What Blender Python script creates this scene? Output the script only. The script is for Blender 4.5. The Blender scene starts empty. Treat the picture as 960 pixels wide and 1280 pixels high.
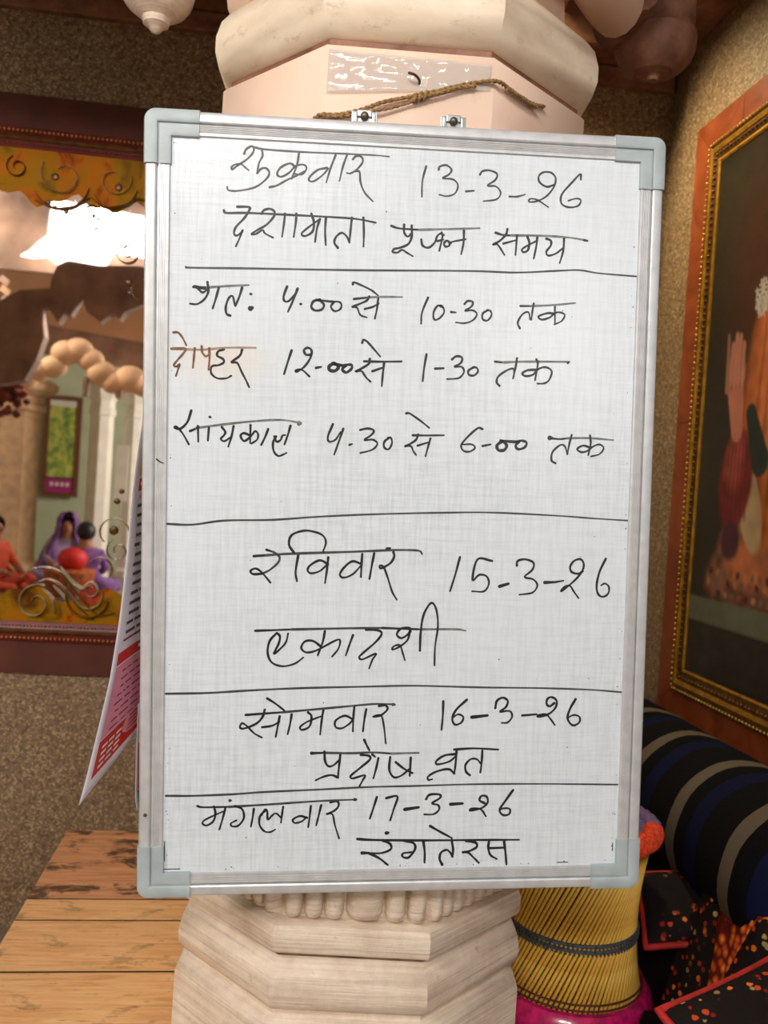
import bpy, bmesh, math, random
import numpy as np
from mathutils import Vector, Matrix, noise
S = bpy.context.scene
PI = math.pi
D2R = math.radians

# ------------------------------------------------------------------ camera
cam_d = bpy.data.cameras.new('camera')
cam = bpy.data.objects.new('camera', cam_d)
S.collection.objects.link(cam)
S.camera = cam
cam_d.sensor_fit = 'VERTICAL'
cam_d.sensor_height = 36.0
cam_d.lens = 1103.57 / 1280 * 36.0
cam_d.clip_start = 0.02
yaw, pitch, roll = D2R(-7.42946), D2R(-1.04903), D2R(-3.80362)
CR = Matrix.Rotation(yaw, 3, 'Z') @ Matrix.Rotation(pitch, 3, 'X') @ Matrix.Rotation(roll, 3, 'Y')
m = Matrix.Identity(3)
m.col[0] = CR.col[0]; m.col[1] = CR.col[2]; m.col[2] = -CR.col[1]
cam.matrix_world = Matrix.Translation((0, 0, 1.2)) @ m.to_4x4()
cam_d.dof.use_dof = True
cam_d.dof.focus_distance = 1.04
cam_d.dof.aperture_fstop = 7.0

# ------------------------------------------------------------------ view, world, lights
S.view_settings.view_transform = 'Standard'
S.view_settings.look = 'None'
S.view_settings.gamma = 1.0
S.view_settings.use_curve_mapping = False
S.view_settings.exposure = 0.0
w = bpy.data.worlds.new('world'); S.world = w; w.use_nodes = True
w.node_tree.nodes['Background'].inputs[0].default_value = (0.80, 0.86, 1.0, 1)
w.node_tree.nodes['Background'].inputs[1].default_value = 0.27

def area(name, loc, target, sx, sy, power, col):
    l = bpy.data.lights.new(name, 'AREA'); l.shape = 'RECTANGLE'; l.size = sx; l.size_y = sy
    l.energy = power; l.color = col
    o = bpy.data.objects.new(name, l); S.collection.objects.link(o)
    o.location = loc
    o.rotation_euler = (Vector(target) - Vector(loc)).to_track_quat('-Z', 'Y').to_euler()
    return o
# daylight coming in through the wide clerestory opening high behind the camera
area('clerestory_daylight', (-0.93, -2.18, 3.03), (0.15, 1.0, 1.2), 1.62, 0.30, 100, (1.0, 0.98, 0.95))
# added soft fill from the right behind the camera, no source seen
area('front_fill_light', (1.5, -1.6, 1.9), (0.15, 1.0, 1.2), 1.2, 1.4, 5, (0.92, 0.96, 1.0))
area('left_fill_light', (-2.3, -0.7, 2.5), (0.0, 1.35, 0.65), 1.0, 1.0, 8.5, (1.0, 0.98, 0.95)).data.spread = D2R(75)  # unseen fill added to brighten the bench and left pillar face
# warm spotlight above the painting on the right wall
sp = bpy.data.lights.new('picture_lamp', 'SPOT'); sp.energy = 66; sp.color = (1.0, 0.80, 0.46); sp.spot_size = D2R(100); sp.spot_blend = 1.0; sp.shadow_soft_size = 0.05
spo = bpy.data.objects.new('picture_lamp', sp); S.collection.objects.link(spo); spo.location = (0.56, 2.27, 2.56)
spo.rotation_euler = (Vector((1.06, 1.95, 1.35)) - Vector(spo.location)).to_track_quat('-Z', 'Y').to_euler()
# added unseen fills that brighten the hall reflected in the mirror
area('hall_fill_light', (-3.2, -2.4, 3.2), (-1.8, -6.0, 2.2), 0.8, 0.3, 190, (1.0, 0.93, 0.80))
area('hall_side_fill', (1.6, -4.6, 2.2), (-2.0, -4.8, 0.9), 1.5, 1.5, 170, (1.0, 0.96, 0.9))

# ------------------------------------------------------------------ helpers
def lin(c):
    return tuple(((v / 255) / 12.92 if v / 255 <= 0.04045 else ((v / 255 + 0.055) / 1.055) ** 2.4) for v in c)

class NT:
    def __init__(self, name, rough=0.6, metal=0.0, spec=0.5, coat=0.0):
        self.m = bpy.data.materials.new(name); self.m.use_nodes = True
        self.t = self.m.node_tree; self.n = self.t.nodes; self.b = self.n['Principled BSDF']
        self.b.inputs['Roughness'].default_value = rough
        self.b.inputs['Metallic'].default_value = metal
        self.b.inputs['Specular IOR Level'].default_value = spec
        self.b.inputs['Coat Weight'].default_value = coat
        self.tc = None
    def link(self, a, b): self.t.links.new(a, b)
    def coord(self, scale=(1, 1, 1), rot=(0, 0, 0), loc=(0, 0, 0)):
        if self.tc is None: self.tc = self.n.new('ShaderNodeTexCoord')
        mp = self.n.new('ShaderNodeMapping')
        mp.inputs['Scale'].default_value = scale; mp.inputs['Rotation'].default_value = rot; mp.inputs['Location'].default_value = loc
        self.link(self.tc.outputs['Object'], mp.inputs['Vector'])
        return mp.outputs['Vector']
    def noise(self, scale, detail=3, rough=0.5, vec=None, dist=0.0):
        k = self.n.new('ShaderNodeTexNoise')
        k.inputs['Scale'].default_value = scale; k.inputs['Detail'].default_value = detail
        k.inputs['Roughness'].default_value = rough; k.inputs['Distortion'].default_value = dist
        self.link(vec if vec is not None else self.coord(), k.inputs['Vector'])
        return k.outputs['Fac']
    def voro(self, scale, vec=None, out='Color', rnd=1.0, feat='F1'):
        k = self.n.new('ShaderNodeTexVoronoi'); k.feature = feat
        k.inputs['Scale'].default_value = scale; k.inputs['Randomness'].default_value = rnd
        self.link(vec if vec is not None else self.coord(), k.inputs['Vector'])
        return k.outputs[out]
    def ramp(self, fac, stops, const=False):
        k = self.n.new('ShaderNodeValToRGB'); e = k.color_ramp.elements
        if const: k.color_ramp.interpolation = 'CONSTANT'
        while len(e) < len(stops): e.new(0.5)
        for q, (p, c) in zip(e, stops): q.position = p; q.color = (*(lin(c) if max(c) > 1 else c), 1)
        self.link(fac, k.inputs['Fac']); return k.outputs['Color']
    def mix(self, fac, a, b, mode='MIX'):
        k = self.n.new('ShaderNodeMix'); k.data_type = 'RGBA'; k.blend_type = mode
        for s, v in ((0, fac), (6, a), (7, b)):
            if isinstance(v, (int, float)): k.inputs[s].default_value = v
            elif isinstance(v, tuple): k.inputs[s].default_value = (*lin(v), 1)
            else: self.link(v, k.inputs[s])
        return k.outputs[2]
    def math(self, op, a, b=0.0):
        k = self.n.new('ShaderNodeMath'); k.operation = op
        for i, v in enumerate((a, b)):
            if isinstance(v, (int, float)): k.inputs[i].default_value = v
            else: self.link(v, k.inputs[i])
        return k.outputs[0]
    def sep(self, vec):
        k = self.n.new('ShaderNodeSeparateXYZ'); self.link(vec, k.inputs[0]); return k.outputs
    def col(self, c):
        if isinstance(c, tuple): self.b.inputs['Base Color'].default_value = (*lin(c), 1)
        else: self.link(c, self.b.inputs['Base Color'])
        return self
    def bump(self, h, strength=0.3, dist=0.002):
        k = self.n.new('ShaderNodeBump'); k.inputs['Strength'].default_value = strength; k.inputs['Distance'].default_value = dist
        self.link(h, k.inputs['Height']); self.link(k.outputs['Normal'], self.b.inputs['Normal']); return self

def plain(name, c, rough=0.6, metal=0.0, spec=0.5, var=0.12, sc=40, coat=0.0):
    t = NT(name, rough, metal, spec, coat)
    d = tuple(max(0, int(v * (1 - var))) for v in c); e = tuple(min(255, int(v * (1 + var * 0.5))) for v in c)
    t.col(t.ramp(t.noise(sc, 3), [(0.3, d), (0.7, e)])); return t.m

def link(name, me, mats, parent=None, loc=(0, 0, 0), rot=(0, 0, 0)):
    o = bpy.data.objects.new(name, me); S.collection.objects.link(o)
    if not isinstance(mats, (list, tuple)): mats = [mats]
    for q in mats: me.materials.append(q)
    o.location = loc; o.rotation_euler = rot; o.parent = parent
    return o
def from_bm(bm, name, mats, parent=None, smooth=False, loc=(0, 0, 0), rot=(0, 0, 0)):
    bmesh.ops.recalc_face_normals(bm, faces=bm.faces)
    me = bpy.data.meshes.new(name); bm.to_mesh(me); bm.free()
    if smooth:
        for q in me.polygons: q.use_smooth = True
        try: me.set_sharp_from_angle(angle=D2R(smooth if smooth > 1 else 40))
        except Exception: pass
    return link(name, me, mats, parent, loc, rot)
def from_py(v, f, name, mats, parent=None, smooth=False, loc=(0, 0, 0), rot=(0, 0, 0)):
    me = bpy.data.meshes.new(name); me.from_pydata([tuple(q) for q in v], [], f); me.update()
    if smooth:
        for q in me.polygons: q.use_smooth = True
        if smooth > 1: me.set_sharp_from_angle(angle=D2R(smooth))
    return link(name, me, mats, parent, loc, rot)
def bm_box(bm, c, s, rot=None, bevel=0.0):
    M = Matrix.Translation(c) @ (rot.to_4x4() if rot else Matrix.Identity(4)) @ Matrix.Diagonal((*s, 1))
    r = bmesh.ops.create_cube(bm, size=1.0, matrix=M)
    if bevel:
        es = list({e for v in r['verts'] for e in v.link_edges})
        bmesh.ops.bevel(bm, geom=es, offset=bevel, segments=2, affect='EDGES', profile=0.6)
def box(name, c, s, mat, parent=None, rot=None, bevel=0.0, loc=(0, 0, 0)):
    bm = bmesh.new(); bm_box(bm, c, s, rot, bevel); return from_bm(bm, name, mat, parent, loc=loc)
def bm_tube(bm, pts, r, n=8, closed=False, flat=1.0, twist=0.0):
    pts = [Vector(q) for q in pts]; N = len(pts); rings = []
    up = Vector((0, 0, 1))
    for i, q in enumerate(pts):
        a = pts[(i - 1) % N] if closed or i else pts[0]; b = pts[(i + 1) % N] if closed or i < N - 1 else pts[-1]
        t = (b - a).normalized()
        if i == 0:
            u = t.cross(up)
            if u.length < 0.1: u = t.cross(Vector((1, 0, 0)))
        else: u = u - t * u.dot(t)
        u.normalize(); v = t.cross(u)
        rr = r[i] if isinstance(r, (list, tuple)) else r
        rings.append([bm.verts.new(q + u * math.cos(2 * PI * k / n) * rr + v * math.sin(2 * PI * k / n) * rr * flat) for k in range(n)])
    for i in range(N - (0 if closed else 1)):
        A, B = rings[i], rings[(i + 1) % N]
        for k in range(n): bm.faces.new((A[k], A[(k + 1) % n], B[(k + 1) % n], B[k]))
    if not closed: bm.faces.new(rings[0][::-1]); bm.faces.new(rings[-1])
def tube(name, pts, r, mat, parent=None, n=8, closed=False, flat=1.0):
    bm = bmesh.new(); bm_tube(bm, pts, r, n, closed, flat); return from_bm(bm, name, mat, parent, smooth=50)
def lathe(name, prof, mat, parent=None, n=32, loc=(0, 0, 0), rot=(0, 0, 0), wob=None, smooth=35):
    v, f = [], []
    for i, (r, z) in enumerate(prof):
        for k in range(n):
            a = 2 * PI * k / n; rr = max(r, 1e-4)
            if wob: rr *= wob(a, z)
            v.append((rr * math.cos(a), rr * math.sin(a), z))
    for i in range(len(prof) - 1):
        for k in range(n): f.append((i * n + k, i * n + (k + 1) % n, (i + 1) * n + (k + 1) % n, (i + 1) * n + k))
    f.append(tuple(range(n))[::-1]); f.append(tuple((len(prof) - 1) * n + k for k in range(n)))
    return from_py(v, f, name, mat, parent, smooth, loc, rot)
def spline(P, step=4):
    P = [Vector(q) for q in P]
    if len(P) < 3: return [P[0].lerp(P[-1], k / 3) for k in range(4)]
    out = []
    for i in range(len(P) - 1):
        a = P[i - 1] if i else P[0] * 2 - P[1]; b, c = P[i], P[i + 1]; d = P[i + 2] if i + 2 < len(P) else P[-1] * 2 - P[-2]
        for k in range(step):
            t = k / step
            out.append(0.5 * ((2 * b) + (c - a) * t + (2 * a - 5 * b + 4 * c - d) * t * t + (3 * b - a - 3 * c + d) * t ** 3))
    out.append(P[-1]); return out
def prism(name, outline, y0, y1, mat, parent=None, loc=(0, 0, 0), bevel=0.0):
    """outline in (x, z), extruded from y0 to y1"""
    bm = bmesh.new(); A = [bm.verts.new((x, y0, z)) for x, z in outline]
    fc = bm.faces.new(A); r = bmesh.ops.extrude_face_region(bm, geom=[fc])
    vs = [q for q in r['geom'] if isinstance(q, bmesh.types.BMVert)]
    bmesh.ops.translate(bm, verts=vs, vec=(0, y1 - y0, 0))
    if bevel: bmesh.ops.bevel(bm, geom=list(bm.edges), offset=bevel, segments=1, affect='EDGES')
    bmesh.ops.triangulate(bm, faces=[q for q in bm.faces if len(q.verts) > 4])
    return from_bm(bm, name, mat, parent, loc=loc)
def thing(name, label, cat, loc=(0, 0, 0), rot=(0, 0, 0), group=None):
    o = bpy.data.objects.new(name, None); S.collection.objects.link(o); o.empty_display_size = 0.05
    o.location = loc; o.rotation_euler = rot; return tag(o, label, cat, group)
def tag(o, label, cat, group=None):
    o['label'] = label; o['category'] = cat
    if group: o['group'] = group
    return o
def struct(o): o['kind'] = 'structure'; return o
def lab(o, t): o['label'] = t; return o
rnd = random.Random(7)
# ------------------------------------------------------------------ materials
t = NT('grained_stone_wall', 0.55, spec=0.4)
cells = t.voro(210, out='Color'); cs = t.sep(cells)
grain = t.ramp(cs[0], [(0.0, (82, 60, 42)), (0.4, (118, 92, 70)), (0.75, (152, 126, 96)), (1.0, (210, 188, 152))])
big = t.ramp(t.noise(70, 4, 0.7), [(0.35, (92, 72, 50)), (0.65, (166, 142, 108))])
t.col(t.mix(0.45, grain, big)); t.bump(t.noise(150, 4, 0.7), 0.35, 0.003)
M_wall = t.m
t = NT('brown_border_marble', 0.32)
t.col(t.ramp(t.noise(9, 5, 0.6, dist=1.5), [(0.3, (112, 50, 28)), (0.55, (140, 68, 36)), (0.8, (160, 84, 46))]))
M_border = t.m
M_grout = plain('pale_grout', (176, 140, 108), 0.9)
M_border_dark = plain('dark_maroon_marble', (88, 38, 26), 0.75, var=0.2, sc=8)
# painted masonry of the pillar
t = NT('cream_painted_stone', 0.42, spec=0.45)
base = t.ramp(t.noise(6, 4), [(0.3, (226, 204, 184)), (0.7, (240, 222, 200))])
stk = t.ramp(t.noise(5, 6, 0.7, t.coord((0.8, 0.8, 46)), 0.2), [(0.36, (148, 124, 104)), (0.56, (236, 218, 198)), (1, (240, 224, 204))])
c = t.mix(0.5, base, stk)
c = t.mix(0.35, c, t.ramp(t.noise(18, 6, 0.75), [(0.35, (188, 158, 138)), (0.6, (244, 228, 208))]))
dirt = t.ramp(t.noise(26, 5, 0.75), [(0.62, (0, 0, 0)), (0.8, (255, 255, 255))])
t.col(t.mix(t.math('MULTIPLY', dirt, 0.75), c, (128, 88, 68)))
t.bump(t.noise(14, 5, 0.7, t.coord((1, 1, 22))), 0.45, 0.004)
M_stone = t.m
t = NT('peach_painted_stone', 0.38, spec=0.5)
base = t.ramp(t.noise(5, 4), [(0.3, (236, 204, 182)), (0.7, (246, 218, 196))])
dirt = t.ramp(t.noise(22, 6, 0.8), [(0.6, (0, 0, 0)), (0.78, (255, 255, 255))])
c = t.mix(t.math('MULTIPLY', dirt, 0.4), base, (150, 110, 88))
pk = t.ramp(t.noise(7, 3), [(0.62, (0, 0, 0)), (0.72, (255, 255, 255))])
t.col(t.mix(t.math('MULTIPLY', pk, 0.16), c, (206, 90, 110)))
t.bump(t.noise(45, 4), 0.12, 0.002)
M_peach = t.m
t = NT('dark_soffit_and_shade', 0.6)
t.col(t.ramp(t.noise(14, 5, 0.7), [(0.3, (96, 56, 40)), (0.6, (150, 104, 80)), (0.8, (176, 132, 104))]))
M_soffit_and_shade = t.m  # brown of ceilings and beams; also painted shade on neck and brackets
t = NT('cream_torus_paint', 0.4)
c = t.ramp(t.noise(8, 5, 0.6, t.coord((1, 1, 3))), [(0.3, (214, 192, 166)), (0.65, (240, 224, 200))])
d1 = t.ramp(t.noise(24, 6, 0.8, t.coord((1, 1, 2))), [(0.56, (0, 0, 0)), (0.72, (255, 255, 255))])
c = t.mix(t.math('MULTIPLY', d1, 0.6), c, (150, 112, 84))
d2 = t.ramp(t.noise(6, 3), [(0.6, (0, 0, 0)), (0.72, (255, 255, 255))])
t.col(t.mix(t.math('MULTIPLY', d2, 0.22), c, (200, 90, 104))); t.bump(t.noise(20, 5, 0.6), 0.25, 0.003); M_torus = t.m
M_groove = plain('grimy_shaded_groove_stone', (150, 122, 104), 0.7, var=0.3, sc=30)  # groove dirt plus recess shade put into one darker colour

# writing surface: white enamel with a woven haze of wiped ink
t = NT('whiteboard_enamel', 0.28, spec=0.5)
v1 = t.noise(26, 4, 0.75, t.coord((9, 1, 0.55)))
v2 = t.noise(26, 4, 0.75, t.coord((0.6, 1, 10)))
v3 = t.noise(3.2, 3, 0.5)
s1 = t.ramp(v1, [(0.38, (150, 158, 166)), (0.58, (222, 230, 237))])
s2 = t.ramp(v2, [(0.36, (164, 172, 180)), (0.56, (222, 230, 237))])
s3 = t.ramp(v3, [(0.3, (0, 0, 0)), (0.7, (255, 255, 255))])
c = t.mix(0.5, s1, s2)
c = t.mix(t.math('MULTIPLY_ADD', s3, 0.35), c, (224, 232, 239))
oc = t.sep(t.coord())
# brownish old smear beside the fourth line
dx = t.math('DIVIDE', t.math('ADD', oc[0], 0.215), 0.045); dz = t.math('DIVIDE', t.math('SUBTRACT', oc[2], 0.622), 0.022)
r2 = t.math('ADD', t.math('MULTIPLY', dx, dx), t.math('MULTIPLY', dz, dz))
g = t.math('POWER', 2.718, t.math('MULTIPLY', r2, -1.0))
g = t.math('MULTIPLY', g, t.math('MULTIPLY', t.noise(60, 3), 0.95))
t.col(t.mix(g, c, (236, 210, 190)))
M_enamel = t.m
t = NT('brushed_aluminium_frame', 0.38, 0.35)
t.col(t.ramp(t.noise(60, 3, 0.5, t.coord((1, 1, 1))), [(0.3, (196, 198, 200)), (0.7, (214, 215, 217))])); M_alu = t.m
M_cap = plain('grey_green_plastic', (172, 184, 187), 0.45, var=0.06)
INK = [plain('black_marker_ink', (22, 26, 28), 0.35, var=0.2), plain('faded_marker_ink', (62, 66, 66), 0.4, var=0.3, sc=120),
       plain('grey_marker_ink', (112, 114, 114), 0.4, var=0.3, sc=120), plain('brown_marker_ink', (116, 84, 58), 0.4, var=0.3, sc=120),
       plain('pale_brown_marker_ink', (168, 142, 122), 0.4, var=0.2, sc=120)]
M_steel = plain('galvanised_steel', (168, 172, 172), 0.35, 0.8)
M_screw = plain('dark_screw_steel', (120, 110, 92), 0.4, 0.8)
t = NT('jute_twine', 0.9, spec=0.1)
t.col(t.ramp(t.noise(320, 3), [(0.3, (112, 84, 52)), (0.7, (176, 142, 98))])); M_jute = t.m
t = NT('clear_tape', 0.2, spec=1.0, coat=1.0)
t.b.inputs['Alpha'].default_value = 0.30
t.col((250, 246, 240)); t.bump(t.noise(110, 5, 0.7, t.coord((1, 1, 2))), 1.0, 0.005); M_tape = t.m
# wood of the bench
t = NT('worn_orange_wood', 0.5, spec=0.35)
gr = t.noise(7, 6, 0.65, t.coord((1.2, 14, 14)), 0.8)
base = t.ramp(gr, [(0.28, (214, 148, 90)), (0.5, (246, 190, 128)), (0.75, (252, 212, 156))])
oc = t.sep(t.coord())
fad = t.ramp(oc[1], [(0.0, (255, 255, 255)), (1.0, (255, 255, 255))])
blot = t.ramp(t.noise(14, 5, 0.7, t.coord((1, 1.6, 1), loc=(3.1, 0.2, 0)), 0.4), [(0.57, (0, 0, 0)), (0.63, (255, 255, 255))])
streak = t.ramp(t.noise(9, 5, 0.7, t.coord((2, 12, 2))), [(0.60, (0, 0, 0)), (0.68, (255, 255, 255))])
c = t.mix(t.math('MULTIPLY', streak, 0.55), base, (112, 62, 34))
t.col(t.mix(t.math('MULTIPLY', blot, 0.35), c, (84, 48, 30)))
t.bump(gr, 0.25, 0.002); M_wood = t.m
t = NT('stained_orange_wood', 0.5, spec=0.35)
gr = t.noise(7, 6, 0.65, t.coord((1.2, 14, 14)), 0.8)
base = t.ramp(gr, [(0.28, (178, 116, 76)), (0.5, (220, 158, 110)), (0.75, (236, 176, 126))])
blot = t.ramp(t.noise(9, 5, 0.7, t.coord((1, 1.8, 1), loc=(1.3, 0.4, 0)), 0.5), [(0.53, (0, 0, 0)), (0.60, (255, 255, 255))])
t.col(t.mix(t.math('MULTIPLY', blot, 0.85), base, (50, 26, 18))); M_wood_st = t.m
# mirror, frames
t = NT('mirror_glass', 0.015, 1.0); t.col((238, 232, 226)); M_mirror = t.m
t = NT('painted_mirror_border', 0.6, 0.0, spec=0.08)
n1 = t.noise(9, 4, 0.6, dist=1.2)
t.col(t.ramp(n1, [(0.3, (88, 50, 4)), (0.45, (146, 104, 4)), (0.58, (172, 96, 6)), (0.68, (120, 42, 6)), (0.8, (190, 152, 8))])); M_band = t.m
M_scroll = plain('antique_gold_paint', (150, 106, 24), 0.45, 0.0, var=0.25, sc=60)
M_scroll_pale = plain('silver_gold_paint', (214, 196, 158), 0.45, 0.0, var=0.25, sc=60)
M_dot = plain('dark_gold_paint', (96, 58, 26), 0.35, 0.3)
M_frame_maroon = plain('maroon_frame_moulding', (110, 34, 34), 0.35, 0.1, var=0.2, sc=30)
M_gold = plain('gilded_moulding', (206, 152, 52), 0.3, 0.65, var=0.2, sc=50)
M_gold_dark = plain('dark_gilt_moulding', (104, 68, 26), 0.35, 0.5, var=0.25, sc=50)
M_bead = plain('gilt_beads', (214, 170, 84), 0.3, 0.6)
# reed stool
t = NT('split_reed', 0.45, spec=0.4)
t.col(t.ramp(t.noise(30, 5, 0.7, t.coord((1, 1, 0.5))), [(0.3, (150, 92, 26)), (0.42, (232, 176, 66)), (0.6, (250, 208, 96)), (0.8, (255, 230, 140))])); M_reed = t.m
M_reed_in = plain('inner_split_reed', (150, 104, 42), 0.6, var=0.3)
M_cord = plain('blue_grey_cord', (74, 84, 92), 0.7, var=0.35, sc=160)
M_pink = plain('magenta_plastic_wrap', (214, 30, 110), 0.25, var=0.25, sc=70, coat=0.5)
M_orange = plain('orange_yarn', (226, 66, 22), 0.8, var=0.3, sc=150)
M_purple = plain('purple_grey_yarn', (112, 92, 140), 0.8, var=0.3, sc=150)
# textiles
t = NT('striped_blanket', 0.9, spec=0.1)
yy = t.math('FRACT', t.math('MULTIPLY', t.math('ADD', t.math('SUBTRACT', t.sep(t.coord())[2], 0.0), t.math('MULTIPLY', t.noise(5, 2), 0.03)), 5.0))
t.col(t.ramp(yy, [(0.0, (15, 13, 15)), (0.15, (15, 20, 50)), (0.36, (12, 12, 15)), (0.56, (100, 90, 78)), (0.74, (14, 13, 16))], True))
t.bump(t.noise(240, 2), 0.4, 0.002); M_stripe = t.m
t = NT('black_floral_cloth', 0.8, spec=0.2)
d = t.voro(64, out='Distance'); cc = t.sep(t.voro(64, out='Color'))
flw = t.ramp(cc[0], [(0.0, (196, 70, 24)), (0.3, (150, 26, 22)), (0.55, (190, 160, 96)), (0.8, (226, 120, 30))], True)
msk = t.ramp(t.math('ADD', d, t.math('MULTIPLY', t.noise(160, 2), 0.35)), [(0.42, (255, 255, 255)), (0.5, (0, 0, 0))])
cl = t.ramp(t.noise(9, 2), [(0.46, (0, 0, 0)), (0.54, (255, 255, 255))])
t.col(t.mix(t.math('MULTIPLY', msk, cl), (20, 13, 13), flw)); M_floral = t.m
t = NT('orange_flower_strip', 0.8, spec=0.2)
t.col(t.ramp(t.voro(60, out='Distance'), [(0.1, (236, 150, 40)), (0.35, (204, 84, 28)), (0.6, (96, 22, 14))])); M_strip = t.m
M_black = plain('black_cloth', (20, 17, 18), 0.9, var=0.3, spec=0.1)
M_redpipe = plain('red_piping', (176, 28, 24), 0.7, var=0.2)
M_redcloth = plain('dark_red_cloth', (120, 20, 20), 0.8, var=0.3, sc=60)
M_taupe = plain('taupe_cloth', (112, 98, 92), 0.85, var=0.25, sc=90)
M_brown = plain('brown_cloth', (120, 92, 66), 0.85, var=0.3, sc=90)
# paper
t = NT('glossy_paper', 0.4); t.col((232, 226, 236)); M_paper = t.m
P_red = plain('red_print', (214, 36, 34), 0.4, var=0.05); P_pink = plain('pink_print', (238, 150, 176), 0.4, var=0.05)
P_navy = plain('navy_print', (70, 72, 104), 0.5, var=0.1); P_yel = plain('yellow_print', (226, 206, 130), 0.5, var=0.1)
P_green = plain('green_print', (120, 160, 140), 0.5); P_white = plain('white_print', (240, 234, 236), 0.4, var=0.02)
P_blue = plain('blue_print', (44, 84, 150), 0.4, var=0.1); P_mag = plain('dark_magenta_print', (150, 40, 90), 0.5)

# ------------------------------------------------------------------ room shell
YW, XW = 2.4, 1.059
def wall(name, c, s, mat=M_wall): return struct(box(name, c, s, mat))
t = NT('stone_floor', 0.35); t.col(t.ramp(t.noise(5, 4), [(0.3, (120, 100, 84)), (0.7, (160, 140, 120))])); M_floor = t.m
wall('floor', (-0.6, -2.4, -0.05), (7.2, 9.9, 0.1), M_floor)
wall('wall_back', (-1.5, YW + 0.06, 1.8), (5.3, 0.12, 3.6))
wall('wall_right', (XW + 0.06, 1.41, 1.8), (0.12, 2.1, 3.6))
wall('ceiling', (-0.6, 0.85, 3.65), (7.2, 3.4, 0.1), M_soffit_and_shade)
wall('ceiling', (-0.6, -5.1, 3.85), (7.2, 4.4, 0.1), M_soffit_and_shade).name = 'ceiling_hall'
t = NT('pale_green_plaster', 0.7); t.col(t.ramp(t.noise(4, 4), [(0.3, (186, 196, 160)), (0.7, (204, 210, 178))])); M_green = t.m
wall('wall_front', (-1.2, -7.3, 1.9), (6.0, 0.1, 3.8), M_green)
wall('wall_left', (-4.15, -2.45, 1.9), (0.1, 9.8, 3.8), M_green)
# painted stone beam along the top of both walls
struct(box('trim_1', (-1.45, YW - 0.05, 2.56), (5.0, 0.10, 0.25), M_soffit_and_shade, bevel=0.01))
struct(box('trim_2', (XW - 0.05, 1.3, 2.58), (0.10, 2.0, 0.25), M_soffit_and_shade, bevel=0.01))
struct(box('trim_3', (-1.45, YW - 0.012, 2.405), (5.0, 0.024, 0.05), M_soffit_and_shade, bevel=0.004))
struct(box('shade_beam', (-1.5, 1.31, 2.62), (5.1, 0.42, 0.56), M_soffit_and_shade, bevel=0.01))  # unseen beam added above the pillar to shade the upper wall

# ------------------------------------------------------------------ tile borders (structure with their tiles)
def ring_tiles(parent_name, mk, u0, u1, z0, z1, wd, th, mat, joints_u=(), joints_z=()):
    """mk(u, n, z) maps wall coordinates (n = distance off the wall) to the world"""
    root = bpy.data.objects.new(parent_name, None); S.collection.objects.link(root); struct(root)
    def piece(poly):
        cx = sum(q[0] for q in poly) / 4; cz = sum(q[1] for q in poly) / 4
        g = 0.0009
        pol = []
        for (u, z) in poly:
            L = math.hypot(u - cx, z - cz); pol.append((u - (u - cx) / L * g, z - (z - cz) / L * g))
        bm = bmesh.new()
        A = [bm.verts.new(mk(u, 0.0, z)) for u, z in pol]; B = [bm.verts.new(mk(u, th, z)) for u, z in pol]
        bm.faces.new(A); bm.faces.new(B[::-1])
        for k in range(4): bm.faces.new((A[k], A[(k + 1) % 4], B[(k + 1) % 4], B[k]))
        from_bm(bm, 'tile', mat, root)
    us = [u0] + list(joints_u) + [u1]; zs = [z0] + list(joints_z) + [z1]
    for a, b in zip(us[:-1], us[1:]):
        ia = a + (wd if a == u0 else 0); ib = b - (wd if b == u1 else 0)
        piece([(a, z1), (b, z1), (ib, z1 - wd), (ia, z1 - wd)])
        piece([(a, z0), (b, z0), (ib, z0 + wd), (ia, z0 + wd)])
    for a, b in zip(zs[:-1], zs[1:]):
        ia = a + (wd if a == z0 else 0); ib = b - (wd if b == z1 else 0)
        piece([(u0, a), (u0, b), (u0 + wd, ib), (u0 + wd, ia)])
        piece([(u1, a), (u1, b), (u1 - wd, ib), (u1 - wd, ia)])
    # pale grout bed showing in the joints
    bm = bmesh.new()
    for (a, b, c_, d_) in ((u0, u1, z1 - wd, z1), (u0, u1, z0, z0 + wd), (u0, u0 + wd, z0, z1), (u1 - wd, u1, z0, z1)):
        p = mk((a + b) / 2, th * 0.35, (c_ + d_) / 2); q0 = mk(a, 0, c_); q1 = mk(b, th * 0.7, d_)
        bm_box(bm, p, tuple(abs(q1[i] - q0[i]) - 0.001 for i in range(3)))
    from_bm(bm, 'grout', M_grout, root)
    return root
mkL = lambda u, n, z: (u, YW - n, z)
mkR = lambda u, n, z: (XW - n, u, z)
MX0, MX1 = -1.25, -0.27
ring_tiles('trim_4', mkL, MX0 - 0.09, MX1 + 0.09, 0.677, 2.166, 0.085, 0.012, M_border_dark, (-0.80,), (1.4,))
RY0, RY1 = 1.05, 2.130
ring_tiles('trim_5', mkR, RY0 - 0.07, 2.208, 0.689, 2.204, 0.085, 0.012, M_border, (1.45, 1.977), (1.44,))

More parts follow.
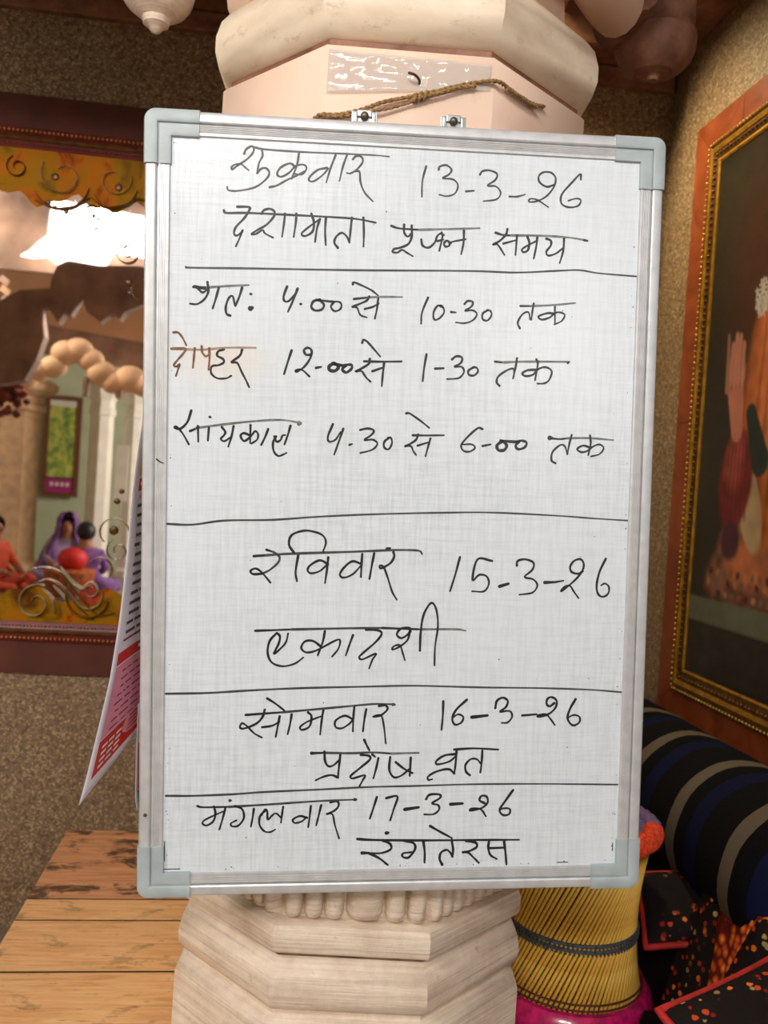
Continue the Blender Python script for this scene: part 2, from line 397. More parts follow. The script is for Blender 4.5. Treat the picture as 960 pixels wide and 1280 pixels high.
# ------------------------------------------------------------------ frames
def frame(parent, mk, u0, u1, z0, z1, strips, beads):
    """mitred moulding round an opening; prof = (offset inwards, height off wall); one part per rail"""
    for side in range(4):
        rail = None
        for idx, (nm, pts, mt) in enumerate(strips):
            bm = bmesh.new(); A = []; B = []
            for off, h in pts:
                c = [(u0 + off, z0 + off), (u1 - off, z0 + off), (u1 - off, z1 - off), (u0 + off, z1 - off)]
                a, b = c[side], c[(side + 1) % 4]
                A.append(bm.verts.new(mk(a[0], h, a[1]))); B.append(bm.verts.new(mk(b[0], h, b[1])))
            n = len(A)
            for k in range(n - 1): bm.faces.new((A[k], A[k + 1], B[k + 1], B[k]))
            bm.faces.new((A[n - 1], A[0], B[0], B[n - 1])); bm.faces.new(A); bm.faces.new(B[::-1])
            o = from_bm(bm, nm, mt, parent if rail is None else rail, smooth=30)
            if rail is None: rail = o
        for off, h, step, rad, mt, nm in beads:
            c = [(u0 + off, z0 + off), (u1 - off, z0 + off), (u1 - off, z1 - off), (u0 + off, z1 - off)]
            a, b = c[side], c[(side + 1) % 4]; L = math.hypot(b[0] - a[0], b[1] - a[1]); N = int(L / step)
            bm = bmesh.new()
            for k in range(N):
                s = (k + 0.5) / N; p = mk(a[0] + (b[0] - a[0]) * s, h, a[1] + (b[1] - a[1]) * s)
                bmesh.ops.create_icosphere(bm, subdivisions=1, radius=rad, matrix=Matrix.Translation(p))
            o = from_bm(bm, nm, mt, rail, smooth=60); o['kind'] = 'stuff'

# mirror on the back wall
mir = thing('painted_mirror', 'large wall mirror with gold scroll painting, reflecting the temple hall, left of the whiteboard', 'mirror', (MX0, YW, 0.755))
def mkM(u, n, z): return (u - MX0, -n, z - 0.755)
frame(mir, mkM, MX0, MX1, 0.762, 2.079, [
    ('frame_rail', [(0, 0.0), (0, 0.018), (0.012, 0.024), (0.020, 0.016), (0.020, 0.0)], M_frame_maroon),
    ('gilt_strip', [(0.020, 0.0), (0.020, 0.020), (0.026, 0.024), (0.032, 0.020), (0.032, 0.0)], M_gold_dark),
    ('inner_strip', [(0.032, 0.0), (0.032, 0.015), (0.044, 0.010), (0.050, 0.007), (0.050, 0.0)], M_frame_maroon)],
    [(0.010, 0.0245, 0.011, 0.0035, M_bead, 'bead_row'), (0.040, 0.013, 0.009, 0.003, M_gold_dark, 'inner_bead_row')])
ml = MX0 + 0.05; mr = MX1 - 0.05; mb = 0.812; mt_ = 2.029
def pane_obj():
    return box('mirror_pane', ((ml + mr) / 2 - MX0, -0.004, (mb + mt_) / 2 - 0.755), (mr - ml + 0.01, 0.006, mt_ - mb + 0.01), M_mirror, mir)
pane = lab(pane_obj(), 'mirror glass reflecting the hall, arches and seated women')
yg = -0.0085
def wavy_band(nm, z_edge, z_out, seed, amp):
    r = random.Random(seed); pts = []; N = 60
    for k in range(N + 1):
        x = ml - MX0 + (mr - ml) * k / N
        pts.append((x, z_edge(x) - 0.755))
    pts += [(mr - MX0, z_out - 0.755), (ml - MX0, z_out - 0.755)]
    return prism(nm, pts, yg + 0.0012, yg, M_band, mir)
wavy_band('painted_top_band', lambda x: 1.905 + 0.016 * math.sin(x * 38) + 0.008 * math.sin(x * 91), mt_, 1, 1)
wavy_band('painted_bottom_band', lambda x: 0.885 + 0.020 * math.sin(x * 30 + 1) + 0.008 * math.sin(x * 77), mb, 2, 1)
def scroll_pts(cx, cz, r0, r1, a0, turns, sgn=1, n=26):
    out = []
    for k in range(n + 1):
        s = k / n; a = a0 + sgn * turns * 2 * PI * s; r = r0 + (r1 - r0) * s
        out.append((cx - MX0 + r * math.cos(a), yg - 0.0015, cz - 0.755 + r * math.sin(a)))
    return out
def scroll(cx, cz, r0, r1, a0, turns, sgn=1, mat=M_scroll, w=0.005):
    pts = scroll_pts(cx, cz, r0, r1, a0, turns, sgn)
    rr = [1.9 * w * (0.45 + 0.55 * math.sin(PI * min(1, (k + 3) / (len(pts) + 2)))) for k in range(len(pts))]
    return tube('scroll', pts, rr, mat, mir, n=8, flat=0.12)
def path_scroll(pts, w=0.006, mat=M_scroll):
    p = spline([(x - MX0, yg - 0.0015, z - 0.755) for x, z in pts], 6)
    rr = [2.0 * w * (0.35 + 0.65 * math.sin(PI * (k + 1) / (len(p) + 1))) for k in range(len(p))]
    return tube('scroll', p, rr, mat, mir, n=8, flat=0.12)
# gold and silver scroll painting on the mirror
for a in [(-0.579, 1.97, 0.058, 0.020, 2.6, 0.95, 1, M_scroll_pale, 0.006), (-0.451, 1.972, 0.045, 0.016, 0.4, 0.95, -1, M_scroll_pale, 0.005),
          (-0.693, 1.979, 0.030, 0.008, 2.0, 1.3, 1, M_dot, 0.005), (-0.579, 1.955, 0.075, 0.066, 3.6, 0.40, 1, M_scroll, 0.008),
          (-0.451, 1.965, 0.070, 0.060, 3.8, 0.36, 1, M_scroll, 0.007), (-0.499, 1.880, 0.026, 0.006, 3.6, 1.6, -1, M_scroll, 0.0045),
          (-0.446, 1.885, 0.022, 0.005, 2.2, 1.4, 1, M_scroll, 0.004), (-0.405, 1.790, 0.034, 0.006, 2.7, 1.55, 1, M_scroll, 0.006),
          (-0.366, 1.694, 0.030, 0.024, 1.4, 0.5, 1, M_scroll, 0.006), (-0.400, 1.056, 0.040, 0.034, 0.1, 0.62, 1, M_scroll, 0.006),
          (-0.386, 1.009, 0.032, 0.005, 2.0, 1.5, 1, M_scroll, 0.006), (-0.585, 0.862, 0.050, 0.012, 1.2, 1.25, 1, M_scroll_pale, 0.008),
          (-0.450, 0.885, 0.062, 0.048, 2.6, 0.55, 1, M_scroll, 0.009), (-0.450, 0.890, 0.040, 0.030, 3.6, 0.5, 1, M_scroll_pale, 0.007),
          (-0.432, 0.958, 0.034, 0.030, -0.6, 0.5, 1, M_scroll, 0.006), (-0.74, 0.86, 0.045, 0.012, 1.8, 1.2, -1, M_scroll_pale, 0.007),
          (-0.84, 1.97, 0.055, 0.014, 0.4, 1.1, -1, M_scroll_pale, 0.006), (-0.84, 0.88, 0.055, 0.014, 0.4, 1.1, 1, M_scroll_pale, 0.006),
          (-1.02, 1.97, 0.055, 0.014, 2.6, 1.1, 1, M_scroll_pale, 0.006), (-1.02, 0.88, 0.055, 0.014, 2.6, 1.1, -1, M_scroll_pale, 0.006)]:
    scroll(*a)
for p in [[(-0.63, 0.925), (-0.585, 0.955), (-0.53, 0.945), (-0.48, 0.89), (-0.43, 0.84), (-0.385, 0.845)],
          [(-0.60, 0.905), (-0.56, 0.925), (-0.52, 0.905), (-0.48, 0.86), (-0.44, 0.825)],
          [(-0.57, 0.90), (-0.545, 0.875), (-0.535, 0.835)], [(-0.545, 0.91), (-0.515, 0.88), (-0.495, 0.845)]]:
    path_scroll(p, 0.008, M_scroll_pale if p[0][0] > -0.58 else M_scroll)
path_scroll([(-0.53, 0.96), (-0.50, 0.925), (-0.47, 0.905), (-0.455, 0.915)], 0.009, M_scroll_pale)
path_scroll([(-0.645, 1.90), (-0.60, 1.885), (-0.55, 1.893), (-0.51, 1.92)], 0.008)
path_scroll([(-0.50, 1.93), (-0.47, 1.90), (-0.42, 1.91), (-0.39, 1.93), (-0.34, 1.92)], 0.008)
path_scroll([(-0.475, 1.862), (-0.49, 1.845), (-0.50, 1.84)], 0.004)
for x, z, r in [(-0.614, 1.899, 0.006), (-0.596, 1.887, 0.007), (-0.568, 1.879, 0.007), (-0.401, 1.713, 0.010), (-0.396, 1.686, 0.007), (-0.396, 1.139, 0.008), (-0.386, 1.166, 0.007),
                (-0.499, 1.876, 0.006), (-0.40, 1.062, 0.012), (-0.60, 1.965, 0.010), (-0.44, 1.955, 0.010)]:
    bm = bmesh.new(); bmesh.ops.create_uvsphere(bm, u_segments=12, v_segments=8, radius=r, matrix=Matrix.Translation((x - MX0, yg - 0.0005, z - 0.755)) @ Matrix.Diagonal((1, 0.3, 1, 1)))
    from_bm(bm, 'painted_dot', M_dot, mir, smooth=60)
for cx, cz, col in [(-0.452, 0.885, (150, 44, 20))]:
    o = lathe('painted_medallion', [(0.0, 0), (0.026, 0), (0.026, 0.0012), (0.0, 0.0012)], plain('medallion_paint', col, 0.3, var=0.4, sc=60), mir, 20, loc=(cx - MX0, yg + 0.0008, cz - 0.755), rot=(PI / 2, 0, 0))
path_scroll([(-0.478, 0.90), (-0.45, 0.925), (-0.43, 0.90), (-0.45, 0.885), (-0.465, 0.905)], 0.006, M_scroll_pale)

# painting on the right wall
pic = thing('framed_painting', 'gold framed painting under glass of a standing robed figure with raised hand, right wall', 'painting', (XW, RY1, 0.757))
def mkP(u, n, z): return (-n, u - RY1, z - 0.757)
t = NT('painting_frame_dark', 0.35, 0.4)
frame(pic, mkP, RY0, RY1, 0.757, 2.136, [
    ('frame_rail', [(0, 0.0), (0, 0.013), (0.008, 0.017), (0.014, 0.014), (0.014, 0.0)], M_gold_dark),
    ('gilt_strip', [(0.014, 0.0), (0.014, 0.014), (0.022, 0.021), (0.032, 0.019), (0.034, 0.0)], M_gold),
    ('dark_strip', [(0.034, 0.0), (0.034, 0.017), (0.046, 0.015), (0.052, 0.013), (0.052, 0.0)], M_gold_dark),
    ('inner_gilt_strip', [(0.052, 0.0), (0.052, 0.0145), (0.057, 0.016), (0.062, 0.013), (0.062, 0.0)], M_gold)],
    [(0.006, 0.017, 0.014, 0.0038, M_bead, 'bead_row'), (0.040, 0.0165, 0.016, 0.0045, M_gold_dark, 'scallop_row')])
py0, py1, pz0, pz1 = RY0 + 0.06, RY1 - 0.06, 0.817, 2.076
NY, NZ = 190, 250
Yg, Zg = np.meshgrid(np.linspace(py0, py1, NY), np.linspace(pz0, pz1, NZ), indexing='ij')
colr = np.zeros((NY, NZ, 3)); colr[:] = lin((50, 46, 36))
nz = np.array([[noise.noise(Vector((a * 6, b * 6, 1.3))) for b in np.linspace(pz0, pz1, NZ)] for a in np.linspace(py0, py1, NY)])
nf = np.array([[noise.noise(Vector((a * 34, b * 34, 7.3))) for b in np.linspace(pz0, pz1, NZ)] for a in np.linspace(py0, py1, NY)])
def paint(mask, c, nv=0.25):
    mask = np.clip(mask, 0, 1)[..., None]; cc = np.array(lin(c)) * (1 + nv * nz + nv * nf)[..., None]
    colr[:] = colr * (1 - mask) + cc * mask
def ell(cy, cz, ry, rz, rot=0.0, soft=0.12):
    a = (Yg - cy) * math.cos(rot) + (Zg - cz) * math.sin(rot); b = -(Yg - cy) * math.sin(rot) + (Zg - cz) * math.cos(rot)
    return (1 - np.sqrt((a / ry) ** 2 + (b / rz) ** 2)) / soft + 0.5
def seg(y0, z0, y1, z1, w0, w1, soft=0.004):
    dy, dz = y1 - y0, z1 - z0; tt = np.clip(((Yg - y0) * dy + (Zg - z0) * dz) / (dy * dy + dz * dz), 0, 1)
    return ((w0 + (w1 - w0) * tt) - np.hypot(Yg - y0 - tt * dy, Zg - z0 - tt * dz)) / soft + 0.5
paint(ell(1.6, 1.95, 0.5, 0.30, 0, 0.8), (72, 64, 42)); paint(ell(1.80, 1.75, 0.16, 0.3, 0, 0.9), (92, 50, 32))
paint(ell(1.60, 1.28, 0.30, 0.62, 0, 0.12), (196, 98, 44), 0.5); paint(ell(1.70, 1.52, 0.15, 0.22, 0, 0.5), (224, 132, 76)); paint(ell(1.62, 1.15, 0.2, 0.2, 0, 0.6), (214, 120, 40), 0.4)
for k in range(9):
    paint(seg(1.80 - k * 0.03, 1.75, 1.86 - k * 0.045, 1.05, 0.004, 0.008, 0.01) * 0.6, (150, 60, 30), 0.3)
paint(seg(1.95, 1.05, 1.45, 1.03, 0.055, 0.06, 0.02), (122, 74, 58), 0.7); paint(seg(1.94, 1.06, 1.85, 1.26, 0.055, 0.03, 0.02), (150, 100, 76), 0.7)
paint(seg(1.86, 1.10, 1.60, 1.10, 0.05, 0.05, 0.03), (206, 122, 78), 0.4)
paint(ell(1.83, 1.23, 0.045, 0.11, -0.35), (206, 178, 134)); paint(ell(1.895, 1.29, 0.070, 0.115, 0.10, 0.15), (138, 44, 42), 0.4); paint(ell(1.905, 1.33, 0.040, 0.06, 0.12, 0.7), (190, 88, 74), 0.3)
for k in range(6):
    paint(seg(1.93 - k * 0.014, 1.37, 1.945 - k * 0.02, 1.20, 0.002, 0.003, 0.006) * 0.7, (104, 28, 34), 0.2)
paint(ell(1.90, 1.15, 0.04, 0.045, 0, 0.3), (84, 44, 60), 0.3)
paint(seg(1.925, 1.51, 1.905, 1.40, 0.036, 0.024), (214, 138, 112), 0.12)
for k, L in enumerate((0.075, 0.095, 0.09, 0.07)):
    paint(seg(1.952 - k * 0.0185, 1.52, 1.948 - k * 0.016, 1.53 + L, 0.0112, 0.0075, 0.004), (222, 150, 124), 0.08)
    paint(seg(1.9425 - k * 0.0185, 1.50, 1.9405 - k * 0.016, 1.53 + L * 0.8, 0.0016, 0.0014, 0.003), (150, 82, 66), 0.1)
paint(seg(1.962, 1.50, 1.970, 1.63, 0.010, 0.005), (186, 130, 100), 0.1)
paint(seg(1.85, 1.44, 1.80, 1.33, 0.02, 0.035), (46, 60, 56))
paint(ell(1.58, 1.78, 0.10, 0.13, 0, 0.15), (216, 160, 120), 0.1); paint(ell(1.58, 1.90, 0.12, 0.09, 0, 0.2), (150, 60, 30)); paint(ell(1.42, 1.30, 0.09, 0.2, -0.3, 0.2), (150, 50, 44))
for k in range(60):
    paint(ell(1.985 - k * 0.010, 1.05 + 0.028 * math.sin(k * 2.1), 0.007, 0.010, k, 0.5) * 0.9, [(206, 140, 88), (80, 40, 50), (168, 96, 70), (120, 110, 90)][k % 4], 0.3)
paint(np.clip((0.985 - Zg + 0.10 * (1.95 - Yg) * 0) / 0.006, 0, 1), (30, 27, 24)); paint(np.clip((1.01 - Zg) / 0.006, 0, 1) * np.clip((Zg - 0.945) / 0.006, 0, 1), (118, 122, 100), 0.15)
paint(ell(1.93, 0.9, 0.22, 0.07, 0, 1.0) * (Zg < 0.94), (54, 52, 44), 0.6)
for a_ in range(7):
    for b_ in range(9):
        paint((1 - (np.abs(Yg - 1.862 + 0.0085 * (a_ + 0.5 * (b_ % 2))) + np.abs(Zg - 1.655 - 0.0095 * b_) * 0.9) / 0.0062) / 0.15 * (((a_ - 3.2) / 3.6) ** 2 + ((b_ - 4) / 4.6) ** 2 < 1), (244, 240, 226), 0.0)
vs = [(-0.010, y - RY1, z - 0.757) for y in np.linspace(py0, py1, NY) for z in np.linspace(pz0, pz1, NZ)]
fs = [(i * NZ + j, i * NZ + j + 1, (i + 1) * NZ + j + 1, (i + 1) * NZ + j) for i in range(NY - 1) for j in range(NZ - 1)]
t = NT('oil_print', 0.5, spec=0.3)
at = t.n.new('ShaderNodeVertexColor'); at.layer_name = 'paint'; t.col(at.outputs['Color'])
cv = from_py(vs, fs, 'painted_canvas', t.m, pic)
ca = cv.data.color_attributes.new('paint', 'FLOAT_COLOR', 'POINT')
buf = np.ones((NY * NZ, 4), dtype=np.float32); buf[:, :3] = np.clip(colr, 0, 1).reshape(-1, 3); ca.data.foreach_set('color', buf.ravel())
lab(cv, 'dark print of an orange-robed figure above a pale ledge')
t = NT('picture_glass', 0.03, spec=0.5); t.b.inputs['Transmission Weight'].default_value = 1.0; t.b.inputs['IOR'].default_value = 1.12; t.col((255, 255, 255))
gl = t.m
box('picture_glass', (-0.0125, (py0 + py1) / 2 - RY1, (pz0 + pz1) / 2 - 0.757), (0.002, py1 - py0, pz1 - pz0), gl, pic)

# ------------------------------------------------------------------ pillar
PC = Vector((0.159, 1.306)); PROT = D2R(-5.8)
pil = thing('pillar', 'cream painted octagonal stone pillar carrying the whiteboard, moulded rings below', 'pillar', (PC.x, PC.y, 0), (0, 0, PROT))
K = 1 / math.cos(PI / 8)
def octa(name, prof, mat, parent=pil, seg_bevel=0.006, smooth=38):
    """prof: (apothem, z) list; corners slightly rounded"""
    v, f = [], []; ring = []
    for k in range(8):
        a = -PI / 2 + PI / 8 + k * PI / 4
        ring += [(a, 0)]
    n = len(ring)
    for ap, z in prof:
        for a, s in ring:
            x, y = ap * K * math.cos(a), ap * K * math.sin(a)
            tx, ty = -math.sin(a), math.cos(a)
            b = min(seg_bevel, ap * 0.2)
            x2 = x - math.cos(a) * b * 0.2; y2 = y - math.sin(a) * b * 0.2
            v.append((x2, y2, z))
    for i in range(len(prof) - 1):
        for k in range(n): f.append((i * n + k, i * n + (k + 1) % n, (i + 1) * n + (k + 1) % n, (i + 1) * n + k))
    f.append(tuple(range(n))[::-1]); f.append(tuple((len(prof) - 1) * n + k for k in range(n)))
    return from_py(v, f, name, mat, parent, smooth)
octa('shaft', [(0.205, 0.70), (0.205, 1.50)], M_stone)
octa('base_block', [(0.240, 0.0), (0.240, 0.525), (0.237, 0.535), (0.232, 0.542), (0.224, 0.546), (0.224, 0.556)], M_stone)
octa('lower_ring', [(0.222, 0.552), (0.230, 0.556), (0.237, 0.566), (0.2385, 0.578), (0.237, 0.590), (0.234, 0.602), (0.228, 0.611), (0.220, 0.618)], M_stone)
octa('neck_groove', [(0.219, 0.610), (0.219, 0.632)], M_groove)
octa('upper_ring', [(0.222, 0.626), (0.233, 0.628), (0.2365, 0.634), (0.2365, 0.654), (0.233, 0.662), (0.222, 0.666)], M_stone)
octa('leaf_bed', [(0.214, 0.664), (0.216, 0.70), (0.214, 0.735), (0.205, 0.75)], M_stone)
octa('capital_block', [(0.205, 1.47), (0.2475, 1.50), (0.2475, 1.7315), (0.244, 1.736)], M_peach, seg_bevel=0.004)
octa('capital_neck', [(0.238, 1.730), (0.238, 1.748)], M_soffit_and_shade)  # dark brown stands in for the shadow under the torus
octa('torus_moulding', [(0.232, 1.744), (0.246, 1.749), (0.2565, 1.762), (0.262, 1.782), (0.262, 1.802), (0.256, 1.824), (0.244, 1.840), (0.225, 1.848)], M_torus, seg_bevel=0.010, smooth=38)
octa('upper_neck', [(0.222, 1.845), (0.215, 1.86), (0.21, 1.93), (0.25, 1.99), (0.27, 2.00), (0.27, 2.30), (0.33, 2.36), (0.33, 3.6)], M_peach)
# carved leaves round the cushion
def leaf(parent, ang, u, wd):
    v, f = [], []; n, mrow = 8, 8
    for i in range(mrow + 1):
        s = i / mrow
        for j in range(n + 1):
            q = j / n * 2 - 1
            half = wd / 2 * (1 - 0.22 * (max(0, 0.2 - s) / 0.2) ** 2)
            h = 0.020 * math.sqrt(max(0, 1 - abs(q) ** 3.4)) * math.sqrt(max(0, 1 - (max(0, 0.25 - s) / 0.25) ** 2))
            v.append((u + q * half, -0.213 - h, 0.668 + 0.062 * s - 0.004 * (1 - q * q) * (1 - s)))
    for i in range(mrow):
        for j in range(n): a = i * (n + 1) + j; f.append((a, a + 1, a + n + 2, a + n + 1))
    return from_py(v, f, 'carved_leaf', M_stone, parent, True, rot=(0, 0, ang))
for side in range(8):
    if side in (3, 4, 5): continue
    u = -0.088
    for wd in ((0.025, 0.025, 0.027, 0.049, 0.028, 0.026) if side == 0 else (0.020, 0.022, 0.024, 0.022, 0.026, 0.022, 0.024, 0.020)):
        leaf(pil, side * PI / 4, u + wd / 2, wd - 0.0012); u += wd if side == 0 else wd - 0.0007
# bracket arms with turned pendants below their tips
def bracket(ang, r_out, zt, lit, drum=False):
    R = Matrix.Rotation(ang, 3, 'Z')
    pts = [(0.20, 0, 2.02), (0.27, 0, 1.985), (0.34, 0, 2.0), (0.40, 0, 2.06), (r_out + 0.04, 0, 2.10), (r_out + 0.05, 0, 2.22), (0.20, 0, 2.30)]
    o = prism('bracket_arm', [(p[0], p[2]) for p in spline(pts[:6], 4)] + [(0.20, 2.30)], -0.045, 0.045, M_peach if lit else M_soffit_and_shade, pil, bevel=0.006)
    o.rotation_euler = (0, 0, ang)
    P = R @ Vector((r_out, 0, 0))
    prof = [(0.0, zt), (0.007, zt + 0.003), (0.012, zt + 0.010), (0.019, zt + 0.014), (0.021, zt + 0.022), (0.028, zt + 0.026), (0.042, zt + 0.036), (0.052, zt + 0.050), (0.055, zt + 0.066), (0.053, zt + 0.078),
            (0.049, zt + 0.083), (0.052, zt + 0.089), (0.051, zt + 0.12), (0.048, zt + 0.16), (0.055, zt + 0.19), (0.06, zt + 0.23)]
    if drum: prof = [(0.0, zt), (0.008, zt + 0.002), (0.012, zt + 0.010), (0.022, zt + 0.010), (0.028, zt + 0.014), (0.031, zt + 0.012), (0.045, zt + 0.020), (0.057, zt + 0.034), (0.063, zt + 0.050), (0.064, zt + 0.068), (0.058, zt + 0.076), (0.056, zt + 0.082), (0.060, zt + 0.088), (0.058, zt + 0.15), (0.058, zt + 0.23)]
    lathe('pendant', prof, M_stone if lit else M_soffit_and_shade, pil, 28, loc=(P.x, P.y, 0), wob=lambda a, z: 1 + 0.02 * math.cos(8 * a))  # unlit brackets and pendants take the darker brown as painted shadow
    return o
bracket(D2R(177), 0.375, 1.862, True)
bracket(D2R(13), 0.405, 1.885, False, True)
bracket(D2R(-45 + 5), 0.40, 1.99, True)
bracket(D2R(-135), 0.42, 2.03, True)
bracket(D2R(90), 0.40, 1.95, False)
# fallen plaster slab and stepped blocks between the torus and the brackets
for a, r, z, L, rad, mt in [(D2R(-152), 0.235, 1.875, 0.13, 0.026, M_peach), (D2R(-30), 0.265, 1.955, 0.32, 0.048, M_peach), (D2R(-75), 0.225, 1.885, 0.17, 0.024, M_soffit_and_shade), (D2R(8), 0.335, 1.975, 0.12, 0.035, M_soffit_and_shade)]:
    bm = bmesh.new(); n = 12
    pts = [(0, -L / 2 + L * k / n, 0) for k in range(n + 1)]
    bm_tube(bm, pts, [rad * (0.55 + 0.45 * math.sin(PI * min(1, max(0, (k + 1.2) / (n + 2.4)))) ** 0.4) for k in range(n + 1)], 16, flat=1.3)
    q = from_bm(bm, 'bracket_foot', mt, pil, smooth=50); q.location = (r * math.cos(a), r * math.sin(a), z); q.rotation_euler = (0, 0, a)

# peeling tape, twine
def pillar_face(name, pts, dy, th, mat, label, cat, n=14, rough=0.0015):
    """sheet lying on the front face of the capital block; pts = (u, z) corners in face coordinates"""
    v, f = [], []
    (a, b, c, d) = [Vector(q) for q in pts]; mrow = 14
    for i in range(mrow + 1):
        for j in range(n + 1):
            s, q = j / n, i / mrow
            p = (a.lerp(b, s)).lerp(d.lerp(c, s), q)
            h = dy + rough * (0.5 + 0.5 * noise.noise(Vector((p.x * 55, p.y * 120, 2))))
            v.append((p.x, -0.2475 - h, p.y))
    for i in range(mrow):
        for j in range(n): k = i * (n + 1) + j; f.append((k, k + 1, k + n + 2, k + n + 1))
    o = from_py(v, f, name, mat, None, True, loc=(PC.x, PC.y, 0), rot=(0, 0, PROT))
    sm = o.modifiers.new('thickness', 'SOLIDIFY'); sm.thickness = th
    return tag(o, label, cat)
pillar_face('clear_tape', [(-0.098, 1.676), (0.098, 1.694), (0.098, 1.724), (-0.098, 1.728)], 0.0006, 0.0003, M_tape, 'wide strip of shiny crinkled clear tape across the top of the pillar block', 'tape', 60, 0.0026)
# ------------------------------------------------------------------ whiteboard
BW, BH = 0.6, 0.9
BR = Matrix.Rotation(D2R(-2.04927), 3, 'Z') @ Matrix.Rotation(D2R(1.42221), 3, 'X') @ Matrix.Rotation(D2R(-2.64517), 3, 'Y')
bc = Vector((0.155807, 1.019406, 1.178087))
bbot = bc + BR @ Vector((0, 0, -BH / 2))
wb = thing('whiteboard', 'white enamel board in aluminium frame with grey corners and handwritten Hindi schedule, hung on pillar', 'whiteboard', bbot, BR.to_euler())
box('writing_surface', (0, 0.0085, BH / 2), (BW - 0.03, 0.011, BH - 0.03), M_enamel, wb)
box('backing_panel', (0, 0.0165, BH / 2), (BW - 0.02, 0.004, BH - 0.02), plain('grey_backing', (120, 124, 126), 0.7), wb)
# profile across the rail: (distance from outer edge, y)
RP = [(0.0, 0.019), (0.0, 0.004), (0.002, 0.001), (0.005, 0.0), (0.0115, 0.0), (0.0132, 0.001), (0.0136, 0.0042), (0.0148, 0.0042), (0.0152, 0.0012),
      (0.0170, 0.0006), (0.0175, 0.0011), (0.0190, 0.0006), (0.0195, 0.0011), (0.0210, 0.0006), (0.0215, 0.0011), (0.0230, 0.0006), (0.0235, 0.0011), (0.0250, 0.0006), (0.0272, 0.0008), (0.0282, 0.0022), (0.0282, 0.0034), (0.0282, 0.019)]
CAP = 0.060
def corner_pt(cx, cz, sx, sz, d, e):
    """point at distance d from one edge and e from the other, measured from corner"""
    return (cx + sx * d, cz + sz * e)
def rail(a, b, inward, name='frame_rail'):
    a, b, inward = Vector(a), Vector(b), Vector(inward); v = []
    for p in (a, b):
        for w_, y in RP: q = p + inward * w_; v.append((q.x, y, q.y))
    n = len(RP); f = [(k, k + 1, n + k + 1, n + k) for k in range(n - 1)] + [(n - 1, 0, n, 2 * n - 1), tuple(range(n)), tuple(range(n, 2 * n))[::-1]]
    return from_py(v, f, name, M_alu, wb, 30)
hw = BW / 2
rail((-hw + CAP - .004, BH), (hw - CAP + .004, BH), (0, -1)); rail((-hw + CAP - .004, 0), (hw - CAP + .004, 0), (0, 1))
rail((-hw, CAP - .004), (-hw, BH - CAP + .004), (1, 0)); rail((hw, CAP - .004), (hw, BH - CAP + .004), (-1, 0))
CP = [(-0.0012, 0.020), (-0.0015, 0.003), (0.000, -0.0006), (0.003, -0.0022), (0.0120, -0.0022), (0.0140, -0.0012), (0.0146, 0.0012), (0.0156, 0.0012), (0.0162, -0.0004), (0.0260, -0.0014), (0.0288, -0.0006), (0.0296, 0.0012), (0.0296, 0.004)]
def cap(cx, cz, sx, sz):
    r = 0.012; rows = []
    path = [('a', 0)] + [('arc', k / 6) for k in range(7)] + [('b', 0)]
    for kind, s in path:
        row = []
        for d, y in CP:
            if kind == 'a': x, z = CAP, d
            elif kind == 'b': x, z = d, CAP
            else:
                rr = max(0.0, r - d) if d < r else 0.0
                if d < r:
                    a = s * PI / 2; x = r - rr * math.sin(a); z = r - rr * math.cos(a)
                else:
                    x = z = d
            row.append((cx + sx * x, y, cz + sz * z))
        rows.append(row)
    v = [p for row in rows for p in row]; n = len(CP); f = []
    for i in range(len(rows) - 1):
        for k in range(n - 1): f.append((i * n + k, i * n + k + 1, (i + 1) * n + k + 1, (i + 1) * n + k))
    bm = bmesh.new(); V = [bm.verts.new(p) for p in v]
    for q in f:
        try: bm.faces.new([V[k] for k in q])
        except Exception: pass
    bm.faces.new(V[:n]); bm.faces.new(V[-n:][::-1])
    bmesh.ops.remove_doubles(bm, verts=bm.verts, dist=1e-6)
    return from_bm(bm, 'corner_cap', M_cap, wb, smooth=30)
for sx in (-1, 1):
    for sz in (0, 1): cap(sx * hw, sz * BH, -sx, -1 if sz else 1)
# screw in a rail, small scuffs
def ribbon_mesh(strokes):
    v, f, mi = [], [], []; used = []
    for si, (wd, ink, flat) in enumerate(strokes):
        P = [Vector((flat[i] * 1e-4, flat[i + 1] * 1e-4)) for i in range(0, len(flat), 2)]
        if len(P) >= 3:
            q = spline([(p.x, p.y, 0) for p in P], 5); P = [Vector((a.x, a.y)) for a in q]
        h = wd * 1e-4 / 2 * 1.14; y = 0.00290 - (si % 7) * 0.00002; base = len(v); n = len(P); slot = ink
        for i, p in enumerate(P):
            t_ = (P[min(i + 1, n - 1)] - P[max(i - 1, 0)])
            t_ = t_.normalized() if t_.length > 1e-9 else Vector((1, 0)); nn = Vector((-t_.y, t_.x))
            s = i / max(1, n - 1); k = h * (1.08 - 0.30 * s + 0.10 * math.sin(i * 0.9 + si))
            a, b = p + nn * k, p - nn * k; v += [(a.x, y, a.y), (b.x, y, b.y)]
        for i in range(n - 1): f.append((base + 2 * i, base + 2 * i + 1, base + 2 * i + 3, base + 2 * i + 2)); mi.append(slot)
        for p, d, kk in ((P[0], (P[0] - P[1]), 1.08), (P[-1], (P[-1] - P[-2]), 0.78)):
            a0 = math.atan2(d.y, d.x) - PI / 2; c = len(v); N = 6
            for k in range(N + 1): a = a0 + PI * k / N; v.append((p.x + h * kk * math.cos(a), y, p.y + h * kk * math.sin(a)))
            f.append(tuple(range(c, c + N + 1))); mi.append(slot)
    return v, f, mi
